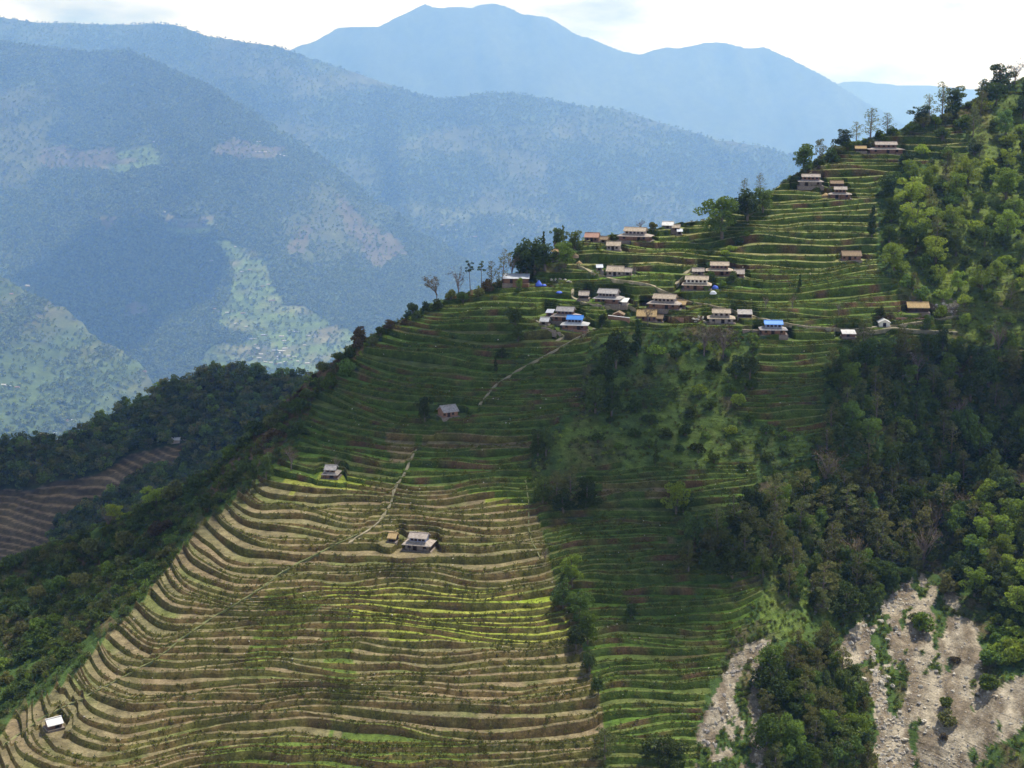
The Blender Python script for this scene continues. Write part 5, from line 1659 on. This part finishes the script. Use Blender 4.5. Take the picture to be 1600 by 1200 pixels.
def rock_mesh(seed, mat, sub=1):
    import bmesh
    bm = bmesh.new()
    bmesh.ops.create_icosphere(bm, subdivisions=sub, radius=1.0)
    rng = np.random.default_rng(seed)
    sc = rng.uniform(.6, 1.2, 3)
    pl = rng.normal(size=(5, 3))
    pl /= np.linalg.norm(pl, axis=1)[:, None]
    for vv in bm.verts:
        c = np.array(vv.co) * (1 + .18 * rng.normal())
        for q in pl:                        # flat broken faces
            d_ = c @ q
            if d_ > .62:
                c = c - q * (d_ - .62)
        vv.co = c * sc * np.array([1, 1, .8])
    me = bpy.data.meshes.new('rock')
    bm.to_mesh(me)
    bm.free()
    me.materials.append(M[mat])
    return me


ROCKS = [rock_mesh(i, 'rock', 2) for i in range(5)]
SROCK = [rock_mesh(20 + i, 'rock' if i < 3 else 'rock_dark', 1) for i in range(5)]
ps, us, vs_, rrs, ccs = sample_uv(420000, 611)
s_ = S4[rrs // 4, rrs % 4, ccs]
CH = [(1440, 900), (1375, 960), (1370, 1010), (1385, 1090), (1400, 1230)]
chu = np.interp(vs_, [a[1] for a in CH], [a[0] for a in CH])
near = np.exp(-((us - chu) / 26) ** 2)
rv = np.random.default_rng(612).random(len(ps))
m_ = s_ & (rv < 0.75 + 0.25 * near)
sz = np.random.default_rng(613).pareto(2.6, m_.sum()) * 0.17 + 0.10
sz = np.minimum(sz * (1 + 1.1 * near[m_]), .9)
instancer('rubble', ps[m_], sz, SROCK, 614, 'grey and pale rubble strewn over the landslides', 'rubble')
tmx = TM[rrs // 4, ccs] & (rv < 0.006)
instancer('stones', ps[tmx], np.random.default_rng(615).uniform(.1, .3, tmx.sum()), [rock_mesh(40 + i, 'rock', 1) for i in range(3)], 616, 'small pale stones scattered on the terraces', 'stones')

BIG = [(1376, 972, 2.0), (1364, 986, 1.5), (1400, 982, 1.9), (1352, 978, 1.2), (1386, 1000, 1.2), (1330, 1006, 2.0), (1363, 1048, 1.5), (1378, 1070, 2.3), (1395, 1074, 1.7), (1350, 1062, 1.4), (1406, 1113, 1.5),
       (1444, 1127, 1.6), (1450, 848, 1.6), (1446, 856, 1.3), (1442, 838, 1.0), (1402, 1152, 1.7), (1414, 1156, 1.5), (1400, 1172, 1.4), (1528, 1085, 1.0), (1388, 1060, 1.2), (1372, 1094, 1.1), (1392, 940, 1.2), (1400, 928, 1.3), (1357, 964, 1.2)]
KREC = []
PLACE = ['near the top of the landslide channel', 'in the middle of the landslide', 'low in the landslide']
for i, (u, v, s) in enumerate(BIG):
    g = ground(u, v)
    if g is None:
        continue
    o = link('boulder', ROCKS[i % 5], None, (g[0], g[1], g[2] + .1 * s))
    o.scale = (s * .62, s * .62, s * .62)
    o.rotation_euler = (random.uniform(-.3, .3), random.uniform(-.3, .3), random.uniform(0, 6))
    tag(o, ('big' if s > 1.8 else 'pale') + ' boulder ' + PLACE[0 if v < 1015 else 1 if v < 1110 else 2], 'boulder', 'landslide boulders')
    KREC.append((o, u, v, s, 'pale', 'landslide boulders'))
for i, (u, v, s) in enumerate([(1083, 499, .7), (1089, 500, .8), (1092, 496, .6), (1097, 500, .8), (1101, 504, .7), (1098, 496, .6), (1087, 503, .5), (862, 438, .6), (868, 438, .6), (875, 437, .6), (883, 438, .7), (888, 440, .6), (892, 442, .6)]):
    g = ground(u, v)
    if g is not None:
        o = link('boulder', ROCKS[i % 5], None, (g[0], g[1], g[2] + .3 * s))
        o.scale = (s, s, s)
        o.rotation_euler = (0, 0, i * 1.3)
        tag(o, 'white boulder beside the buff roofed house at the village foot' if u > 1000 else 'white stone on the grass near the blue tarpaulin', 'boulder', 'white stones by the houses')
        KREC.append((o, u, v, s - i * .01, 'white', 'house' if u > 1000 else 'grass'))
relabel(KREC, 'boulder', {'landslide boulders': 'the landslide', 'house': 'the heap by the buff roofed house', 'grass': 'the stones near the blue tarpaulin'})

# ------------------------------------------------------------------ paths


def path(name, pts, width, mat, lift=0.12, depth=1.2, smooth=5):
    a = np.array(pts, float)
    seg = np.hypot(*np.diff(a, axis=0).T)
    t = np.concatenate([[0], np.cumsum(seg)])
    tt = np.arange(0, t[-1], 3.0)
    uu = np.interp(tt, t, a[:, 0]) + 3.5 * vnoise(tt / 26, tt * 0 + len(pts), 5) + 1.5 * vnoise(tt / 9, tt * 0 + len(pts), 6)
    vv = np.interp(tt, t, a[:, 1])
    g = [ground(x, y) for x, y in zip(uu, vv)]
    g = np.array([q for q in g if q is not None])
    kx = np.ones(smooth) / smooth
    pad = np.pad(g, ((smooth // 2, smooth // 2), (0, 0)), 'edge')
    g2 = np.stack([np.convolve(pad[:, i], kx, 'valid') for i in range(3)], -1)
    n = len(g2)
    d = np.gradient(g2[:, :2], axis=0)
    d /= np.linalg.norm(d, axis=1)[:, None] + 1e-9
    nrm = np.stack([-d[:, 1], d[:, 0]], -1) * width / 2 * (1 + .6 * vnoise(np.arange(n) / 3.0, np.zeros(n), 8))[:, None]
    L_ = np.concatenate([g2[:, :2] + nrm, g2[:, 2:] + lift], 1)
    R_ = np.concatenate([g2[:, :2] - nrm, g2[:, 2:] + lift], 1)
    dn = np.array([0, 0, depth + lift])
    V_ = np.concatenate([L_, R_, L_ - dn, R_ - dn])
    i = np.arange(n - 1)
    f = np.concatenate([np.stack([i, i + 1, n + i + 1, n + i], -1), np.stack([2 * n + i, 2 * n + i + 1, i + 1, i], -1), np.stack([n + i, n + i + 1, 3 * n + i + 1, 3 * n + i], -1)])
    return tag(link(name, mesh_from_arrays(name, V_, f, [mat])), kind='structure')


path('path', [(2, 1165), (60, 1125), (150, 1080), (240, 1030), (300, 988), (380, 935), (450, 890), (500, 862), (560, 832)], .75, M['path_green'], .12)
path('path', [(545, 850), (590, 815), (608, 790), (615, 765), (640, 722), (655, 700)], .65, M['path'], .2)
path('path', [(750, 635), (775, 600), (815, 575), (850, 556), (880, 540), (905, 528), (935, 512)], .6, M['path'], .2)
path('path', [(900, 413), (925, 427), (960, 436), (1015, 444), (1040, 455), (1075, 470), (1140, 483), (1200, 500), (1260, 510), (1330, 514), (1400, 508), (1440, 502), (1500, 492)], 1.5, M['path'], .15)
path('path', [(897, 450), (893, 462), (905, 470), (925, 476), (960, 480), (985, 478), (997, 486)], 1.1, M['path'], .15)
path('path', [(1335, 520), (1400, 512), (1440, 516), (1500, 519)], 2.2, M['path'], .15)
path('path', [(1243, 292), (1262, 272), (1283, 255), (1300, 238), (1318, 232)], .9, M['path'], .15)
path('path', [(1052, 446), (1070, 428), (1082, 418)], 1.2, M['path'], .2)
path('path', [(835, 500), (860, 516), (885, 524), (870, 536)], .9, M['path'], .15)
path('path', [(818, 745), (828, 800), (832, 850), (845, 875)], .3, M['path_green'], .15)

# ------------------------------------------------------------------ small things of the village


def lump(name, u, v, sx, sy, sz, mat, label, cat, seed=0, peak=0.0):
    g = ground(u, v)
    if g is None:
        return
    rng = np.random.default_rng(seed)
    mb = MB()
    rings, segs = 6, 12
    idx = []
    for r in range(rings + 1):
        t = r / rings
        rad = math.cos(t * math.pi / 2) ** (0.6 + peak)
        row = []
        for s in range(segs):
            a = 2 * math.pi * s / segs
            k = rad * (1 + .13 * rng.normal())
            mb.v.append((math.cos(a) * k * sx, math.sin(a) * k * sy, -.15 + t * sz))
            row.append(len(mb.v) - 1)
        idx.append(row)
    for r in range(rings):
        for s in range(segs):
            mb.f.append([idx[r][s], idx[r][(s + 1) % segs], idx[r + 1][(s + 1) % segs], idx[r + 1][s]])
    mb.f.append(idx[-1])
    o = mb.build(name, mat, None, tuple(g), smooth=True)
    tag(o, label, cat)
    return o


lump('tarpaulin', 842, 446, 1.3, 1.2, 2.2, M['tarp_blue'], 'blue tarpaulin draped over a heap right of the tin roofed house', 'tarpaulin', 1, .6)
lump('tarpaulin', 850, 446, 1.0, .9, .7, M['tarp_blue'], 'low end of the blue tarpaulin trailing on the grass', 'tarpaulin', 2)
lump('tarpaulin', 874, 457, 1.2, .9, .7, M['tarp_blue'], 'small blue tarpaulin bundle on the terrace left of the dark hut', 'tarpaulin', 3)
lump('tarpaulin', 1117, 451, 1.3, 1.0, 1.4, M['tarp_blue'], 'blue tarpaulin at the right end of the whitewashed house', 'tarpaulin', 4)
lump('laundry', 1114, 459, 1.4, .6, 1.3, M['cloth_white'], 'white laundry hung below the whitewashed house', 'laundry', 5)
lump('straw_heap', 1290, 308, 1.9, 1.6, 1.9, M['thatch'], 'golden straw heap beside the small slate roofed house', 'straw heap', 6, .4)
lump('straw_heap', 1198, 300, 1.7, 1.5, 1.8, M['thatch_brown'], 'brown straw heap on the hill edge by the skyline', 'straw heap', 7, .4)
lump('straw_heap', 898, 402, 1.6, 1.4, 2.0, M['thatch_brown'], 'brown straw heap beside the wide green village tree', 'straw heap', 8, .4)
lump('straw_heap', 905, 412, 1.2, 1.2, 1.3, M['thatch'], 'small straw heap at the upper end of the village path', 'straw heap', 9, .4)


def wall_line(u0, v0, u1, v1, hgt, mat, label, cap=None, thick=.5):
    a, b = ground(u0, v0), ground(u1, v1)
    if a is None or b is None:
        return
    r = link('garden_wall', None, None, tuple(a))
    d = Vector(b - a)
    r.rotation_euler = (0, 0, math.atan2(d.y, d.x))
    Lh = math.hypot(d.x, d.y)
    n = max(3, int(Lh / 1.5))
    for i in range(n):                      # lengths of dry stone, each a little off the next
        z = d.z * (i + .5) / n
        MB().box(Lh * i / n + .01, Lh * (i + 1) / n - .01, -thick / 2 - .03 * (i % 2), thick / 2, z - 1.6, z + hgt + .05 * (i % 3)).build('stone_course', mat, r)
    if cap:
        MB().slab([(0, -.45, hgt + .18), (Lh, -.45, d.z + hgt + .18), (Lh, .45, d.z + hgt + .18), (0, .45, hgt + .18)], .1).build('coping', cap, r)
    tag(r, label, 'wall', 'dry stone walls')


wall_line(950, 499, 984, 503, 1.3, M['brick'], 'brown wall with white coping around the little gabled hut', M['tin_white'])
wall_line(1045, 500, 1068, 503, 1.2, M['brick'], 'rounded brown yard wall right of the golden thatched barn')
wall_line(1160, 520, 1190, 521, 1.0, M['stone_wall'], 'yellowish wall left of the right blue roofed house', M['slate_warm'])
wall_line(902, 470, 940, 480, .7, M['stone_wall'], 'curved stone wall before the grey two storey house')
wall_line(1400, 500, 1450, 501, .8, M['brick'], 'reddish bank wall under the thatched barn by the landslip')
wall_line(880, 515, 916, 522, .9, M['brick'], 'brown wall under the left blue roofed house')
wall_line(846, 513, 876, 523, .7, M['stone_wall'], 'stone wall at the lower left corner of the village')
wall_line(775, 447, 826, 449, 1.2, M['mud'], 'brown earth wall in front of the grey tin roofed house')

# ------------------------------------------------------------------ houses far across the valley
FARH = [(L3, [(238, 222, 8, 0), (104, 236, 6, 1), (404, 222, 8, 0), (408, 238, 18, 0), (434, 242, 12, 0), (444, 244, 10, 0), (256, 332, 6, 0), (336, 352, 5, 0), (330, 408, 8, 0), (378, 425, 6, 0), (390, 422, 5, 1),
              (410, 448, 7, 1), (419, 445, 6, 0), (368, 386, 4, 0), (425, 470, 10, 1), (341, 487, 6, 0), (362, 487, 8, 0), (355, 489, 6, 0), (380, 490, 9, 1), (369, 506, 7, 0), (385, 511, 6, 0), (335, 483, 6, 1),
              (413, 524, 11, 2), (440, 526, 8, 0), (454, 517, 6, 0), (462, 519, 9, 0), (444, 533, 6, 0), (400, 539, 6, 0), (402, 545, 8, 0), (395, 530, 12, 2), (445, 545, 8, 0), (430, 548, 9, 2), (440, 549, 12, 0),
              (435, 552, 8, 0), (452, 556, 9, 0), (438, 558, 11, 2), (450, 559, 6, 0), (460, 558, 6, 0), (432, 562, 6, 0), (408, 554, 7, 0), (405, 560, 7, 2), (415, 566, 6, 0), (423, 567, 6, 0), (431, 569, 6, 1),
              (438, 568, 6, 2), (455, 562, 6, 2), (465, 565, 5, 0), (446, 566, 7, 0), (476, 540, 5, 0), (482, 525, 6, 0), (490, 526, 5, 0), (480, 568, 8, 0)]),
        (L4, [(735, 370, 22, 1), (712, 360, 8, 0), (702, 360, 6, 0), (800, 352, 10, 0), (846, 355, 12, 0), (690, 352, 6, 0)]),
        (L2, [(6, 602, 8, 0), (14, 604, 8, 2), (27, 606, 8, 1), (225, 581, 9, 1), (95, 655, 7, 1), (104, 658, 6, 1), (115, 657, 7, 0), (43, 447, 7, 0), (62, 679, 9, 0), (86, 678, 7, 2), (73, 681, 6, 1), (18, 460, 6, 1)]),
        (L1, [(275, 690, 15, 3), (288, 686, 11, 1)])]
RM = [M['tin_white'], M['tin_red'], M['tin_grey'], M['tin_white']]
WORD = ['white roofed', 'reddish roofed', 'grey roofed', 'white roofed']
for L_, lst in FARH:
    us = np.array([a[0] for a in lst], float)
    vv = np.array([a[1] for a in lst], float)
    pp = L_.at(us, vv) * L_.far
    for (u, v, w, c), q in zip(lst, pp):
        Lm = w * q[1] / F
        dm = min(Lm * .75, 11.0)
        hm_ = min(0.42 * Lm, 6.5)
        r = link('far_house', None, None, tuple(q))
        r.rotation_euler = (0, 0, random.uniform(-.25, .25))
        gable_wall(Lm * .92, dm * .85, -3, hm_ * .7, hm_ * .32).build('wall', M['plaster'], r)
        ro = gable_roof(Lm, dm * .85, hm_ * .66, hm_ * .5, dm * .08, .3).build('roof', RM[c], r)
        where = {id(L4): 'in the hazy valley far behind', id(L2): 'on the low cultivated slope at the left edge', id(L1): 'on the dark ridge above its brown terraces'}.get(id(L_))
        if where is None:
            where = 'high on the big hazy slope' if v < 300 else 'on the green spur of the big hazy slope' if v < 475 else 'at the upper side of the far valley village' if v < 530 else 'in the dense far village on the valley floor'
        tag(r, 'tiny ' + WORD[c] + ' house ' + where, 'house', 'far houses across the valley')
        FREC.append((r, u, v, w, 'tiny ' + WORD[c], where))
relabel(FREC, 'house', {f[5]: {'high on the big hazy slope': 'the high hazy slope', 'on the green spur of the big hazy slope': 'the hazy green spur', 'at the upper side of the far valley village': 'the upper far village',
                                'in the dense far village on the valley floor': 'the dense far village', 'in the hazy valley far behind': 'the hazy valley behind', 'on the low cultivated slope at the left edge': 'the low cultivated slope',
                                'on the dark ridge above its brown terraces': 'the dark ridge'}[f[5]] for f in FREC})

# ------------------------------------------------------------------ clouds that throw the shade (they float above the picture's upper edge)


def cloud(name, poly_px, layer, alt, thick, label, seed):
    a = np.array(poly_px, float)
    # densify the outline
    b = np.concatenate([a, a[:1]])
    seg = np.hypot(*np.diff(b, axis=0).T)
    t = np.concatenate([[0], np.cumsum(seg)])
    tt = np.linspace(0, t[-1], 120, endpoint=False)
    uu = np.interp(tt, t, b[:, 0]) + 14 * fbm(tt / 60, tt * 0 + seed, seed, 4)
    vv = np.interp(tt, t, b[:, 1]) + 14 * fbm(tt / 60, tt * 0 + seed + 9, seed, 4)
    g = hill_pt(uu, vv) if layer is None else layer.at(uu, vv) * layer.far
    k = (alt - g[:, 2]) / SUN[2]
    q = g + SUN[None, :] * k[:, None]
    c = q.mean(0)
    rng = np.random.default_rng(seed)
    mb_v, rows = [], []
    size = np.sqrt(((q - c) ** 2).sum(1)).mean()
    prof = [(1.0, 0.0), (1.03, .12), (1.0, .3), (.88, .55), (.68, .8), (.4, .96), (.12, 1.0)]
    n = len(q)
    ang = np.arange(n)
    for f_, h_ in prof:
        ox, oy = SUN[0] / SUN[2] * thick * h_, SUN[1] / SUN[2] * thick * h_      # sheared towards the sun, shaping the unseen cloud for its shadow
        x = c[0] + (q[:, 0] - c[0]) * f_
        y = c[1] + (q[:, 1] - c[1]) * f_
        no = fbm(x / (size * .28), y / (size * .28) + h_ * 3, seed, 3)
        k2 = 1 + .06 * no * (h_ > 0)
        rows.append(np.stack([c[0] + (x - c[0]) * k2 + ox, c[1] + (y - c[1]) * k2 + oy, alt + thick * h_ * (1 + .25 * no)], -1))
    V_ = np.concatenate(rows + [np.array([[c[0], c[1], alt]]), np.array([[c[0] + ox, c[1] + oy, alt + thick * 1.02]])])
    f = []
    for r in range(len(prof) - 1):
        for i in range(n):
            j = (i + 1) % n
            f.append([r * n + i, r * n + j, (r + 1) * n + j, (r + 1) * n + i])
    bi_, ti = len(V_) - 2, len(V_) - 1
    e = (len(prof) - 1) * n
    for i in range(n):
        j = (i + 1) % n
        f.append([bi_, j, i])
        f.append([e + i, e + j, ti])
    o = link(name, mesh_from_arrays(name, V_, f, [M['cloud' if layer is None else 'thin_cloud']], smooth=True))
    return tag(o, label, 'cloud', 'cumulus clouds', kind='stuff')


cloud('cloud', [(300, 745), (380, 640), (480, 560), (640, 505), (770, 470), (850, 520), (960, 530), (1070, 545), (1060, 620), (1070, 690), (1120, 760), (1180, 840), (1170, 940), (1110, 1020), (1020, 1020), (940, 980), (880, 880), (850, 820), (835, 760),
                (700, 745), (560, 725), (430, 740)], None, 2200, 70, 'white cloud over the middle of the hill', 5)
cloud('cloud', [(1110, 575), (1250, 550), (1340, 545), (1480, 550), (1640, 580), (1640, 720), (1500, 755), (1380, 750), (1270, 730), (1190, 720), (1130, 660)], None, 2200, 60, 'white cloud over the big wood', 9)
cloud('cloud', [(-100, 905), (60, 960), (170, 930), (300, 835), (370, 770), (300, 750), (200, 800), (60, 850), (-100, 880)], None, 2200, 40, 'small cloud over the left shoulder', 6)
cloud('cloud', [(20, 440), (110, 380), (165, 345), (225, 350), (280, 335), (320, 350), (350, 400), (330, 470), (260, 490), (230, 540), (150, 560), (90, 520)], L3, 2200, 150, 'cloud over the far slope', 7)
cloud('cloud', [(-60, 700), (100, 680), (220, 640), (300, 600), (400, 580), (480, 600), (420, 680), (300, 760), (150, 900), (-60, 980)], L1, 2200, 60, 'cloud over the dark ridge', 8)
#@@HAZE
# ------------------------------------------------------------------ haze
hz = MB().box(-40000, 40000, -3000, 60000, -2450, 2120)
hm = bpy.data.materials.new('haze')
hm.use_nodes = True
hm.node_tree.nodes.clear()
ho = hm.node_tree.nodes.new('ShaderNodeOutputMaterial')
hv = hm.node_tree.nodes.new('ShaderNodeVolumePrincipled')
hv.inputs['Color'].default_value = (0.23, 0.45, 1.0, 1)
hv.inputs['Absorption Color'].default_value = (1, 1, 1, 1)
hv.inputs['Density'].default_value = 0.58e-4
hv.inputs['Anisotropy'].default_value = 0.3
hv.inputs['Density Attribute'].default_value = ''
hm.node_tree.links.new(hv.outputs[0], ho.inputs['Volume'])
tag(hz.build('haze', hm), 'pale blue haze filling the valley air', 'haze', kind='stuff')
